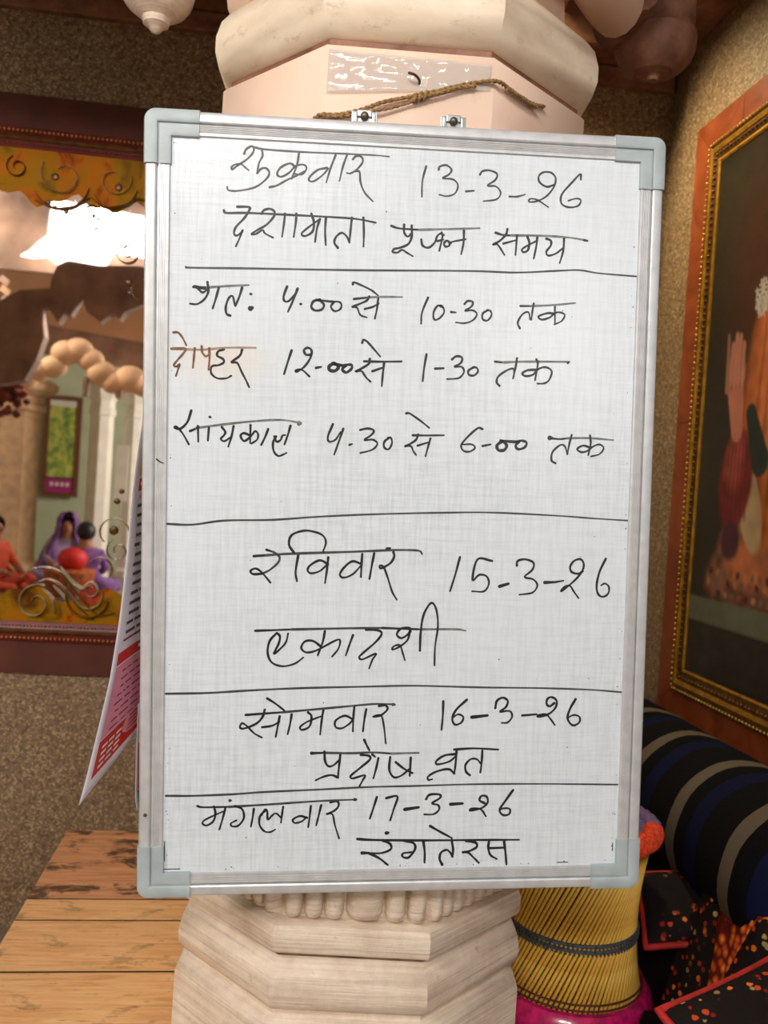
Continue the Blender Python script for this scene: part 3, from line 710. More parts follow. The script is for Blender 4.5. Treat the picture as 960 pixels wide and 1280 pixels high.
LT = {'first_line': 'piece of the dark grey Friday line dated 13-3-26', 'second_line': 'piece of the heading under the Friday line', 'third_line': 'piece of the morning times 4.00 to 10-30',
      'fourth_line': 'piece of the noon times 12-00 to 1-30, first word brownish', 'fifth_line': 'piece of the evening times 4.30 to 6-00', 'sixth_line': 'piece of the Sunday line dated 15-3-26',
      'seventh_line': 'piece of the large word under the Sunday line', 'eighth_line': 'piece of the Monday line dated 16-3-26', 'ninth_line': 'piece of the words under the Monday line',
      'tenth_line': 'piece of the Tuesday line dated 17-3-26', 'eleventh_line': 'piece of the bold word at the bottom'}
import json
STROKES = '''{"first_line":[[22,1,[-1780,4140,-1679,4124,-1275,4117,-776,4124]],[17,1,[-776,4124,-594,4125,-411,4126,-255,4119]],[22,1,[-1902,4061,-1880,4113,-1818,4151,-1793,4122,-1813,4065,-1879,3995,-1978,3924,-2033,3881,-2042,3905,-2000,3938,-1934,3944,-1889,3913,-1848,3880]],[22,1,[-1706,4127,-1696,4050,-1733,3970,-1754,3858]],[22,1,[-1753,3853,-1709,3905,-1654,3914,-1617,3865,-1652,3792,-1773,3697,-1963,3647,-2070,3648,-2086,3685]],[22,1,[-1286,4105,-1306,3971,-1364,3811]],[22,1,[-1328,3947,-1385,3982,-1486,3934,-1529,3859,-1484,3828,-1395,3877,-1317,3959,-1227,3975,-1199,3932,-1248,3867,-1338,3869]],[22,1,[-1610,3705,-1527,3729,-1427,3790,-1315,3847,-1226,3903]],[22,1,[-964,3955,-1068,3927,-1152,3852,-1167,3804,-1111,3798,-1010,3875,-950,3949]],[22,1,[-871,4101,-927,3946,-970,3792]],[22,1,[-742,4108,-785,3976,-820,3817]],[22,1,[-673,4067,-635,4105,-575,4099,-560,4044,-613,3967,-692,3909,-738,3909]],[22,1,[-647,3934,-594,3930,-578,3807,-528,3698,-434,3606]],[21,1,[174,4034,134,3867,132,3684]],[21,1,[319,4001,334,4040,410,4058,470,4009,436,3951,368,3908,491,3901,549,3836,517,3744,427,3707,335,3719]],[21,1,[644,3773,740,3785]],[21,1,[803,3970,832,4012,914,4026,1002,3992,987,3923,895,3852,994,3848,1053,3778,1005,3700,853,3672]],[21,1,[1158,3740,1252,3744,1341,3772]],[21,1,[1686,3902,1599,3874,1512,3920,1498,3990,1556,4039,1646,4037,1700,3976,1680,3874,1595,3764,1479,3701,1391,3692,1409,3727,1495,3715,1623,3641]],[21,1,[2001,3980,1992,4039,1893,3935,1778,3792,1781,3688,1873,3651,1980,3675,2009,3739,1954,3757,1859,3727]]],"second_line":[[24,0,[-2120,3422,-2088,3394,-1870,3405,-1465,3407,-944,3405,-624,3398,-394,3366]],[24,0,[-1971,3469,-1837,3471,-1841,3426,-1891,3344,-1979,3246,-2003,3173,-1973,3146,-1916,3186,-1907,3214,-1937,3125,-1980,3025]],[24,0,[-1699,3404,-1668,3446,-1601,3463,-1551,3434,-1559,3377,-1643,3280,-1743,3219,-1806,3169,-1754,3176,-1683,3222,-1653,3185,-1562,3142]],[24,0,[-1432,3417,-1441,3316,-1461,3158]],[24,0,[-1303,3423,-1308,3322,-1330,3160]],[24,0,[-1133,3432,-1102,3332,-1118,3230,-1201,3177,-1240,3202,-1169,3273,-1035,3376]],[24,0,[-1035,3376,-1067,3266,-1086,3115]],[24,0,[-967,3395,-973,3248,-963,3087]],[24,0,[-823,3061,-865,3118,-844,3187,-781,3233,-723,3192,-699,3133]],[24,0,[-670,3409,-683,3262,-692,3126]],[24,0,[-538,3416,-529,3247,-530,3088]],[24,0,[-214,3338,-116,3314,116,3309]],[24,2,[116,3309,464,3334,815,3360]],[24,0,[-66,3359,-64,3273,-21,3225,24,3268]],[24,0,[22,3352,25,3227,-15,3139,-111,3094,-175,3077,-193,3045,-137,3038,-83,3072,-29,3043,42,3005]],[24,0,[137,3198,155,3131,225,3111,294,3171,322,3245,361,3277,401,3263]],[24,0,[372,3289,383,3244,350,3078]],[24,0,[328,3191,393,3210]],[24,0,[480,3173,435,3200,403,3165,423,3131,465,3145,487,3185,655,3227]],[24,0,[633,3324,632,3187,608,3053]],[24,0,[1005,3318,1100,3295,1195,3295]],[24,2,[1195,3295,1527,3308,1885,3302,2102,3277]],[24,0,[2066,3280,2107,3275]],[24,0,[1145,3366,1128,3301,1055,3224,974,3177,1020,3188,1057,3156,1119,3066]],[24,0,[1103,3197,1248,3242]],[24,0,[1261,3296,1249,3072]],[24,0,[1384,3290,1410,3218,1394,3134,1347,3109,1323,3138,1388,3187,1505,3250]],[24,0,[1503,3296,1495,3192,1468,3041]],[24,0,[1611,3277,1664,3257,1666,3199,1616,3128,1641,3083,1729,3110,1813,3176]],[24,0,[1823,3287,1818,3148,1780,3003]]],"third_line":[[25,0,[-2449,2551,-2293,2551]],[25,0,[-2438,2558,-2304,2539,-2416,2541]],[25,2,[-2293,2551,-2081,2575,-1830,2597]],[25,0,[-2393,2531,-2344,2493,-2289,2533]],[25,0,[-2292,2611,-2282,2506,-2321,2422,-2402,2361,-2485,2362]],[25,0,[-2166,2549,-2196,2432,-2230,2318]],[25,0,[-2032,2245,-2073,2264,-2083,2342,-2053,2437,-2008,2466,-1980,2359]],[25,0,[-1902,2567,-1932,2465,-1975,2355]],[25,0,[-1806,2499,-1795,2495]],[51,0,[-1804,2335,-1788,2342]],[25,0,[-1395,2599,-1431,2489,-1421,2435,-1369,2438,-1287,2540]],[25,0,[-1274,2581,-1324,2444,-1379,2315]],[25,0,[-1239,2407,-1226,2407]],[25,0,[-1017,2467,-1090,2444,-1114,2380,-1072,2341,-997,2353,-970,2408,-1017,2452,-1067,2463,-902,2449,-857,2447,-890,2393,-850,2342,-786,2363,-769,2416,-799,2449,-875,2446]],[23,0,[-643,2653,-632,2678,-539,2646,-423,2594,-348,2538]],[23,0,[-628,2488,-467,2512]],[23,2,[-467,2512,-306,2526,-70,2533]],[23,0,[-451,2524,-478,2478,-558,2436,-649,2396,-591,2393,-551,2311,-476,2284]],[23,0,[-499,2379,-407,2408,-339,2449]],[23,0,[-347,2506,-358,2391,-381,2272]],[22,0,[233,2540,167,2366,159,2235]],[22,0,[399,2439,347,2449,302,2371,312,2291,370,2305,426,2380,399,2451,359,2454]],[22,0,[506,2384,562,2381]],[22,0,[663,2482,698,2518,757,2511,746,2457,672,2404,759,2414,812,2372,767,2299,669,2261,568,2266]],[22,0,[941,2423,881,2380,883,2315,940,2303,985,2363,972,2413,931,2425]],[22,0,[1326,2485,1457,2490]],[22,2,[1457,2490,1696,2509,1983,2546]],[22,0,[1327,2225,1301,2294,1353,2389,1423,2417,1448,2332]],[22,0,[1485,2521,1471,2428,1462,2330]],[22,0,[1739,2492,1746,2299]],[22,0,[1737,2413,1651,2414,1547,2373,1586,2337,1681,2366,1742,2420,1806,2429,1860,2401,1826,2330,1739,2287]]],"fourth_line":[[24,3,[-2665,2033,-2614,2032,-2565,1980,-2519,1892]],[24,3,[-2685,1848,-2519,1847]],[24,4,[-2519,1847,-2318,1850,-2072,1881,-1738,1892]],[24,3,[-2663,1853,-2530,1853,-2551,1801,-2602,1739,-2655,1667,-2628,1648,-2590,1680,-2605,1630,-2631,1544]],[24,3,[-2425,1862,-2433,1749,-2443,1643]],[24,3,[-2347,1887,-2340,1820,-2299,1776,-2261,1804]],[24,3,[-2262,1867,-2258,1755,-2266,1624]],[24,0,[-2098,1862,-2161,1837,-2171,1787,-2110,1755,-2096,1715,-2154,1681,-2230,1665,-2236,1586,-2168,1532,-2067,1535,-2009,1566]],[24,0,[-1892,1869,-1917,1796,-2013,1718,-1946,1713,-1892,1609,-1841,1515,-1806,1441]],[25,0,[-1330,1877,-1369,1751,-1412,1602]],[25,0,[-1115,1835,-1165,1833,-1189,1882,-1148,1913,-1102,1885,-1114,1798,-1181,1696,-1264,1636,-1280,1651,-1207,1658,-1119,1584]],[25,0,[-1048,1686,-989,1700]],[34,0,[-843,1746,-892,1714,-894,1669,-829,1659,-791,1702,-824,1740,-865,1743,-750,1724,-704,1728,-745,1680,-698,1645,-639,1691,-640,1734,-709,1732]],[25,0,[-521,1992,-505,2025,-451,1995,-309,1842]],[25,0,[-493,1780,-312,1782,-57,1793]],[25,0,[-429,1810,-439,1755,-519,1699,-592,1660,-523,1667,-470,1598,-414,1547]],[25,0,[-396,1669,-283,1712]],[25,0,[-261,1781,-274,1638,-283,1502]],[24,0,[231,1885,207,1723,194,1573]],[24,0,[336,1723,439,1731]],[24,0,[532,1836,581,1874,649,1863,637,1798,565,1754,648,1754,678,1697,618,1623,480,1607]],[24,0,[801,1757,734,1717,735,1667,799,1659,843,1707,828,1748,780,1756]],[24,0,[1044,1828,1144,1822]],[24,2,[1144,1822,1334,1837,1669,1849,1934,1855]],[24,0,[1917,1841,1929,1855]],[24,0,[1104,1548,1070,1589,1089,1659,1189,1732,1265,1751,1272,1665]],[24,0,[1304,1876,1288,1759,1263,1639]],[24,0,[1536,1872,1555,1814,1527,1627]],[24,0,[1547,1751,1432,1740,1372,1699,1415,1672,1501,1691,1564,1759,1652,1783,1725,1738,1695,1632,1634,1593,1557,1588]]],"fifth_line":[[24,0,[-2455,1157,-2498,1024,-2579,945,-2638,957,-2620,971,-2552,898,-2477,771]],[24,0,[-2467,923,-2374,964]],[24,2,[-2396,959,-2149,1000,-1789,1050,-1448,1078,-1219,1052]],[49,2,[-1228,1045,-1217,1046]],[24,0,[-2385,964,-2367,969]],[24,0,[-2378,982,-2372,805]],[24,0,[-2255,967,-2264,819]],[24,0,[-2247,1090,-2236,1086]],[24,0,[-2109,978,-2070,927,-2080,890,-2118,843,-2075,819,-1999,874]],[24,0,[-1976,993,-1997,878,-2033,757]],[24,0,[-1784,1010,-1785,804]],[24,0,[-1786,891,-1859,916,-1895,883,-1853,825,-1782,879,-1730,942,-1696,905,-1708,845,-1771,798]],[24,0,[-1583,969,-1616,877,-1660,784]],[24,0,[-1328,1015,-1354,918,-1393,798]],[24,0,[-1509,887,-1485,828,-1440,847,-1418,898,-1388,906]],[24,0,[-1491,887,-1524,818,-1515,719,-1464,665,-1414,678,-1369,702]],[23,0,[-840,1047,-895,903,-878,843,-807,868,-751,957]],[23,0,[-719,997,-773,830,-819,695]],[23,0,[-644,812,-614,822]],[23,0,[-522,988,-434,1007,-364,986,-391,934,-471,872,-373,879,-319,834,-376,763,-516,721]],[23,0,[-181,907,-238,859,-239,795,-187,773,-149,841,-162,905,-199,909]],[23,0,[9,1195,56,1192,194,1103,285,1033]],[23,0,[92,942,268,945,461,952]],[23,0,[155,953,133,892,60,839,2,810,72,816,104,759,138,713]],[23,0,[154,823,287,868]],[23,0,[302,911,276,810,249,702]],[23,0,[916,1036,864,1047,764,962,672,850,693,780,769,768,832,812,796,853,684,850]],[23,0,[922,838,1019,859]],[32,0,[1159,902,1096,851,1114,795,1181,797,1211,850,1166,898,1128,904,1327,897,1362,907,1318,852,1353,811,1429,836,1447,893,1386,913,1327,897]],[47,0,[1727,954,1746,953]],[23,0,[1722,952,1843,943,1939,955]],[23,2,[1939,955,2206,964,2500,948]],[23,0,[1806,657,1757,689,1766,788,1857,873,1914,858,1946,764]],[23,0,[1991,994,1966,887,1946,764]],[23,0,[2215,995,2226,894,2201,761]],[23,0,[2225,851,2136,873,2065,833,2110,796,2182,808,2246,859,2331,892,2386,851,2339,778,2233,747]]],"sixth_line":[[25,0,[-1724,-499,-1536,-485]],[25,0,[-1724,-499,-1582,-485]],[25,1,[-1582,-487,-1307,-465,-590,-432,-122,-406,137,-403,215,-416,237,-448]],[25,0,[-1579,-423,-1503,-445]],[25,1,[-1503,-445,-1433,-495,-1439,-564,-1534,-654,-1625,-701]],[25,0,[-1625,-701,-1727,-707,-1758,-671,-1699,-642,-1625,-690,-1527,-805]],[25,0,[-1261,-453,-1320,-361,-1299,-256,-1197,-204,-1081,-195,-942,-239,-894,-324,-927,-437]],[25,0,[-1210,-468,-1239,-674,-1221,-785]],[25,0,[-866,-580,-959,-537,-1063,-590,-1101,-649,-1061,-690,-957,-661,-866,-576]],[25,0,[-863,-501,-876,-646,-896,-803]],[25,0,[-482,-571,-583,-544,-679,-620,-724,-702,-677,-737,-573,-694,-486,-599]],[25,0,[-468,-458,-474,-594,-478,-728]],[25,0,[-328,-447,-353,-592,-377,-750]],[25,0,[-181,-388,-141,-383]],[25,0,[-103,-425,-92,-483,-137,-561,-244,-622,-259,-594,-216,-602,-162,-731,-106,-895,-50,-989]],[24,0,[689,-477,642,-674,581,-884]],[24,0,[1076,-517,900,-501,847,-748,925,-685,1014,-701,1045,-789,988,-880,846,-881]],[33,0,[1174,-820,1283,-786]],[24,0,[1376,-570,1386,-513,1477,-493,1576,-532,1566,-616,1474,-703,1577,-730,1633,-801,1575,-890,1418,-916]],[33,0,[1721,-767,1850,-761]],[24,0,[1850,-761,1947,-743]],[24,0,[2180,-627,2132,-657,2049,-639,2025,-577,2073,-502,2153,-484,2192,-548,2164,-644,2070,-753,1927,-870,1955,-822,2027,-802,2078,-869,2140,-950]],[24,0,[2460,-473,2389,-630,2358,-798,2381,-899,2439,-932,2504,-893,2511,-814,2463,-771,2414,-793]]],"seventh_line":[[24,0,[-1693,-1368,-1476,-1359,-1276,-1350]],[24,1,[-1276,-1350,-672,-1334,-215,-1326,-10,-1335]],[24,0,[-215,-1326,144,-1337,247,-1339]],[24,2,[247,-1339,660,-1336,780,-1353]],[24,0,[-1443,-1392,-1524,-1486,-1546,-1626,-1495,-1740,-1369,-1783,-1231,-1752,-1132,-1680]],[24,0,[-1443,-1392,-1407,-1435,-1423,-1524,-1476,-1638,-1397,-1574,-1336,-1498,-1313,-1396]],[24,0,[-886,-1368,-909,-1496,-964,-1654]],[24,0,[-925,-1552,-1023,-1484,-1118,-1492,-1157,-1568,-1096,-1619,-975,-1593,-770,-1482,-707,-1474,-723,-1572,-797,-1669]],[24,0,[-556,-1412,-597,-1533,-635,-1653]],[24,0,[-405,-1348,-265,-1354,-218,-1395,-287,-1493,-432,-1622,-477,-1673,-436,-1699,-279,-1629,-321,-1703,-357,-1806]],[24,0,[124,-1368,105,-1324,8,-1332,-39,-1402,18,-1445,99,-1393,114,-1350,91,-1465,-5,-1548,-86,-1582,-72,-1543,0,-1530,35,-1620,63,-1707]],[24,0,[240,-1593,243,-1387,269,-1182,337,-1045,386,-1032,430,-1129,447,-1309,420,-1541,418,-1768]]],"eighth_line":[[24,0,[-1543,-2162,-1450,-2221,-1340,-2306]],[24,0,[-1787,-2357,-1367,-2327]],[24,1,[-1367,-2327,-926,-2288,-551,-2253,-269,-2230,-51,-2235]],[33,1,[-65,-2237,-46,-2238]],[24,0,[-1569,-2296,-1593,-2381,-1666,-2461,-1803,-2517,-1852,-2502,-1827,-2455,-1769,-2491,-1687,-2574,-1598,-2624]],[24,0,[-1596,-2503,-1480,-2485,-1395,-2438]],[24,0,[-1394,-2374,-1415,-2492,-1436,-2618]],[24,0,[-1255,-2351,-1272,-2469,-1298,-2588]],[24,0,[-1065,-2328,-1024,-2375,-1043,-2494,-1126,-2536,-1155,-2505,-1075,-2442,-912,-2376]],[24,0,[-886,-2305,-904,-2435,-918,-2594]],[24,0,[-536,-2413,-631,-2370,-736,-2424,-739,-2502,-663,-2519,-571,-2460,-532,-2401]],[24,0,[-523,-2270,-532,-2413,-533,-2558]],[24,0,[-381,-2294,-402,-2425,-415,-2559]],[24,0,[-233,-2254,-155,-2247,-130,-2295,-207,-2366,-301,-2385,-207,-2366,-169,-2486,-140,-2703]],[25,0,[535,-2200,534,-2370,523,-2545]],[25,0,[819,-2181,697,-2297,649,-2405,683,-2481,758,-2457,781,-2389,720,-2357,662,-2389]],[34,0,[884,-2392,1074,-2371]],[25,0,[1166,-2282,1183,-2195,1253,-2157,1314,-2195,1294,-2271,1222,-2326,1340,-2318,1374,-2386,1322,-2456,1248,-2462]],[25,0,[1497,-2373,1673,-2359]],[25,0,[1886,-2223,1829,-2262,1790,-2229,1802,-2169,1856,-2152,1913,-2196,1899,-2284,1813,-2360,1699,-2390,1692,-2370,1786,-2360,1843,-2415,1900,-2491]],[34,0,[1704,-2381,1813,-2365]],[25,0,[2147,-2175,2079,-2300,2056,-2415,2122,-2495,2199,-2462,2202,-2394,2132,-2369,2058,-2402]]],"ninth_line":[[34,0,[-1014,-2815,-981,-2815]],[25,0,[-1014,-2815,-869,-2811]],[25,1,[-869,-2811,-540,-2818,-304,-2810,-66,-2826]],[25,2,[-66,-2826,256,-2819]],[25,0,[-864,-2797,-853,-2911,-814,-2971,-753,-2960,-691,-2901]],[25,0,[-676,-2836,-687,-2960,-699,-3104]],[25,0,[-699,-3108,-770,-3079,-863,-3095,-961,-3139]],[25,0,[-397,-2657,-364,-2728,-332,-2786]],[25,0,[-298,-2834,-264,-2863]],[25,0,[-433,-2838,-338,-2851,-325,-2896,-441,-2998,-546,-3088,-521,-3120,-380,-3083,-403,-3142,-441,-3214]],[25,0,[-224,-2880,-247,-3000,-278,-3122]],[25,0,[-84,-2869,-90,-3025,-31,-3112,59,-3089,153,-3008]],[25,0,[-16,-2930,86,-3010,190,-3064]],[25,0,[162,-2876,155,-3097]],[25,0,[683,-2782,922,-2770,1217,-2786]],[25,0,[706,-2837,571,-2852,470,-2919,488,-2960,627,-2926,712,-2853]],[25,0,[711,-2804,704,-2940,691,-3073]],[25,0,[691,-3073,616,-3018,468,-3050,375,-3108,382,-3147,425,-3139]],[25,0,[879,-3094,832,-3050,824,-2968,885,-2901,958,-2901,1009,-2956]],[25,0,[1023,-2801,1019,-2929,1006,-3065]]],"tenth_line":[[23,0,[-2329,-3430,-2261,-3446,-1966,-3445]],[23,1,[-1966,-3445,-1542,-3424,-1115,-3399,-771,-3383,-480,-3376]],[32,1,[-495,-3376,-477,-3376]],[32,1,[-1955,-3369,-1946,-3369]],[23,0,[-2139,-3439,-2121,-3519,-2143,-3612,-2221,-3663,-2269,-3632,-2217,-3583,-2008,-3488]],[23,0,[-2008,-3466,-2034,-3575,-2072,-3714]],[23,0,[-1897,-3435,-1813,-3473,-1791,-3578,-1853,-3669,-1927,-3676,-1938,-3641,-1875,-3605]],[23,0,[-1676,-3471,-1689,-3579,-1708,-3684]],[23,0,[-1541,-3494,-1600,-3554,-1609,-3657,-1554,-3739,-1484,-3753,-1424,-3723]],[23,0,[-1587,-3548,-1546,-3485,-1520,-3505,-1512,-3604,-1461,-3552,-1413,-3531,-1354,-3588]],[23,0,[-1335,-3453,-1348,-3551,-1357,-3641]],[23,0,[-1052,-3588,-1138,-3565,-1219,-3608,-1192,-3648,-1111,-3627,-1058,-3577]],[23,0,[-1011,-3446,-1022,-3567,-1037,-3701]],[23,0,[-889,-3437,-915,-3557,-943,-3680]],[23,0,[-782,-3405,-700,-3395,-684,-3450,-737,-3509,-827,-3547,-755,-3548,-722,-3681,-669,-3843]],[25,0,[-232,-3349,-270,-3481,-310,-3608]],[25,0,[-120,-3362,13,-3344,-27,-3496,-66,-3633]],[34,0,[105,-3502,272,-3478]],[25,0,[358,-3380,400,-3327,520,-3326,524,-3369,432,-3431,505,-3454,518,-3510,454,-3563,341,-3566]],[34,0,[656,-3446,801,-3438]],[25,0,[1068,-3437,1006,-3402,1029,-3349,1092,-3359,1104,-3432,1033,-3497,896,-3527,912,-3503,1021,-3509,1089,-3598]],[25,0,[1412,-3282,1311,-3428,1255,-3525,1299,-3586,1372,-3577,1380,-3514,1316,-3503,1258,-3517]]],"eleventh_line":[[27,0,[-452,-3852,-256,-3867,342,-3882,1068,-3888,1504,-3893]],[37,0,[-108,-3785,-87,-3783]],[27,0,[415,-3708,544,-3783,682,-3858]],[27,0,[-149,-3876,-65,-3914,-49,-3979,-157,-4026,-324,-4028]],[37,0,[-391,-4022,-312,-4023]],[27,0,[-312,-4028,-192,-4086,-82,-4173]],[27,0,[102,-3880,218,-3911,241,-3984,167,-4085,95,-4077,99,-4035,201,-4023]],[27,0,[338,-3889,358,-4023,359,-4154]],[27,0,[574,-4183,541,-4111,556,-4034,623,-4003,672,-4041,690,-4085]],[27,0,[680,-3882,700,-3992,698,-4090]],[27,0,[855,-3897,972,-3919,986,-3973,902,-4020,810,-4038,883,-4039,958,-4107,1020,-4169]],[27,0,[1137,-3890,1130,-3987,1159,-4074,1236,-4124]],[27,0,[1140,-3990,1335,-3986]],[27,0,[1320,-3905,1342,-4052,1358,-4193]]],"rule":[[[21,1,[-2534,2771,-2463,2765,-1748,2787,-658,2815,688,2864,1255,2870,1730,2909,2018,2930,2260,2904,2726,2886]]],[[21,1,[-2724,-141,-2427,-146,-2067,-93,-1520,-75,-969,-28,-319,12,528,46,1100,56,1873,32,2264,10,2716,-10]]],[[22,1,[-2703,-2107,-2221,-2098,-1764,-2070,-1163,-2042,-368,-2023,200,-2013,967,-2032,1745,-2042,2336,-2062,2713,-2091]]],[[22,1,[-2690,-3306,-2389,-3309,-1930,-3296,-1542,-3272,-907,-3250,-342,-3227,230,-3219,904,-3206,1782,-3210,2705,-3228]]]]}'''
ST = json.loads(STROKES)
def clusters(strokes, gap=60):
    B = [[min(f[0::2]) - gap, max(f[0::2]) + gap, min(f[1::2]) - gap, max(f[1::2]) + gap] for _, _, f in strokes]
    par = list(range(len(B)))
    def find(i):
        while par[i] != i: i = par[i]
        return i
    for i in range(len(B)):
        for j in range(i):
            p, q = B[i], B[j]
            if p[0] < q[1] and q[0] < p[1] and p[2] < q[3] and q[2] < p[3]: par[find(i)] = find(j)
    out = {}
    for i, s in enumerate(strokes): out.setdefault(find(i), []).append(s)
    return list(out.values())
for key, val in ST.items():
    for g in (val if key == 'rule' else clusters(val)):
        v, f, mi = ribbon_mesh(g)
        o = from_py(v, f, 'ruled_line' if key == 'rule' else 'handwritten_word', INK, wb, loc=(0, 0, BH / 2))
        o.data.polygons.foreach_set('material_index', mi)
        if key != 'rule': lab(o, LT[key])
# small ink specks round the rim of the surface and a pen tick on the left rail
bm = bmesh.new()
for k in range(90):
    e = rnd.random()
    if e < 0.5: x, z = (hw - 0.0305 + rnd.uniform(-.004, 0)) * (1 if rnd.random() < .6 else -1), rnd.uniform(-.42, .42)
    elif e < 0.7: x, z = rnd.uniform(-.27, .27), -0.4190 + rnd.uniform(0, .003)
    else: x, z = rnd.uniform(-.26, .26), rnd.uniform(-.4, .4)
    bmesh.ops.create_circle(bm, cap_ends=True, radius=rnd.uniform(.0003, .0009), segments=6, matrix=Matrix.Translation((x, 0.00288, z)) @ Matrix.Rotation(PI / 2, 4, 'X'))
for s_, c_ in (((0.0012, 0.010), (0.267, -0.400)), ((0.020, 0.0012), (-0.262, -0.4175)), ((0.0012, 0.024), (-0.2700, -0.396)), ((0.014, 0.0012), (0.205, -0.4180))):
    bm_box(bm, (c_[0], 0.0029, c_[1]), (s_[0], 0.0002, s_[1]))
o = from_bm(bm, 'ink_specks', INK[1], wb, loc=(0, 0, BH / 2)); o['kind'] = 'stuff'
tube('pen_tick', spline([(-0.2835, -0.0002, 0.510), (-0.280, -0.0002, 0.507), (-0.275, -0.0002, 0.505)], 3), [0.0009, 0.0009, 0.0008, 0.0007, 0.0006, 0.0005, 0.0003], INK[0], wb, 6)
# hanging clips with their screws
for x in (-0.054, 0.050):
    bm = bmesh.new()
    bm_box(bm, (x, 0.0185, BH + 0.002), (0.030, 0.0015, 0.030), bevel=0.0006); bm_box(bm, (x, 0.0165, BH + 0.014), (0.017, 0.003, 0.008), bevel=0.001)
    for s in (-1, 1): bm_box(bm, (x + s * 0.0105, 0.0165, BH + 0.008), (0.004, 0.004, 0.014), bevel=0.001)
    cl = from_bm(bm, 'hanging_clip', M_steel, wb)
    lathe('screw', [(0, 0.0), (0.0012, 0.0), (0.0032, 0.001), (0.0046, 0.003), (0.0048, 0.005), (0.0020, 0.0065), (0.0018, 0.020)], M_screw, cl, 14, loc=(x, 0.011, BH + 0.011), rot=(-PI / 2, 0, 0))
lathe('rail_screw', [(0, 0), (0.0022, 0), (0.0026, 0.0012), (0.002, 0.002)], M_screw, wb, 10, loc=(-0.292, -0.0005, 0.098), rot=(-PI / 2, 0, 0))

# jute twine round the pillar block, knotted above the board
def on_face(u, z, h=0.003):
    q = Matrix.Rotation(PROT, 3, 'Z') @ Vector((u, -0.2475 - h, z)); return (PC.x + q.x, PC.y + q.y, z)
def on_oct(ang_side, u, z, h=0.003):
    q = Matrix.Rotation(PROT + ang_side * PI / 4, 3, 'Z') @ Vector((u, -0.2475 - h, z)); return (PC.x + q.x, PC.y + q.y, z)
tw = thing('jute_twine', 'brown jute twine tied round the pillar block just above the whiteboard', 'twine', (PC.x, PC.y, 1.64))
def twine(name, pts, r, tws=120):
    P = spline(pts, 8); P2 = []
    o = None
    for ph in (0, PI):
        bm = bmesh.new(); Q = []; L = 0
        for i, p in enumerate(P):
            if i: L += (p - P[i - 1]).length
            t_ = (P[min(i + 1, len(P) - 1)] - P[max(i - 1, 0)]).normalized(); u = t_.cross(Vector((0, 1, 0))).normalized(); v_ = t_.cross(u)
            a = L * 420 + ph; Q.append(p + (u * math.cos(a) + v_ * math.sin(a)) * r * 0.5)
        bm_tube(bm, Q, r * 0.62, 6)
        me = from_bm(bm, 'strand', M_jute, tw, smooth=60); me.location = -tw.location
twine('strand', [on_oct(-1, 0.02, 1.640), on_oct(-1, 0.085, 1.645), on_face(-0.1025, 1.648, 0.005), on_face(-0.085, 1.650), on_face(-0.055, 1.657, 0.006), on_face(-0.03, 1.668, 0.006), on_face(0.0, 1.677, 0.005), on_face(0.03, 1.686, 0.004), on_face(0.07, 1.699), on_face(0.1035, 1.704, 0.005), on_oct(1, -0.075, 1.706), on_oct(1, -0.03, 1.706), on_oct(1, 0.0, 1.712)], 0.0027)
twine('strand', [on_face(-0.100, 1.646, 0.006), on_face(-0.075, 1.648, 0.006), on_face(-0.045, 1.655, 0.009), on_face(-0.02, 1.662, 0.006), on_face(0.01, 1.674, 0.006), on_face(0.015, 1.679, 0.008)], 0.0022)
twine('strand', [on_face(0.012, 1.676, 0.008), on_face(0.035, 1.683, 0.008), on_face(0.06, 1.692, 0.007), on_face(0.08, 1.696, 0.006)], 0.0026)
twine('strand', [on_oct(1, -0.085, 1.703, 0.006), on_oct(1, -0.05, 1.702, 0.006), on_oct(1, -0.02, 1.703, 0.006)], 0.003)
kn = bmesh.new()
for k in range(3):
    c = Vector(on_face(0.008 + k * 0.006, 1.676 + k * 0.002, 0.006))
    bm_tube(kn, [c + Vector((0.0015 * math.sin(a), 0.0042 * math.cos(a), 0.0048 * math.sin(a))) for a in [2 * PI * j / 10 for j in range(10)]], 0.0019, 6, closed=True)
o = from_bm(kn, 'knot', M_jute, tw, smooth=60); o.location = -tw.location
# bent nail in a broken hole
bm = bmesh.new(); bm_tube(bm, spline([on_face(0.012, 1.696, -0.01), on_face(0.012, 1.697, 0.006), on_face(0.006, 1.700, 0.013), on_face(-0.002, 1.702, 0.013)], 4), 0.0016, 8)
o = tag(from_bm(bm, 'bent_nail', plain('rusty_nail_steel', (84, 54, 34), 0.6, 0.5), smooth=50), 'small rusty bent nail in the pillar block above the twine knot', 'nail')

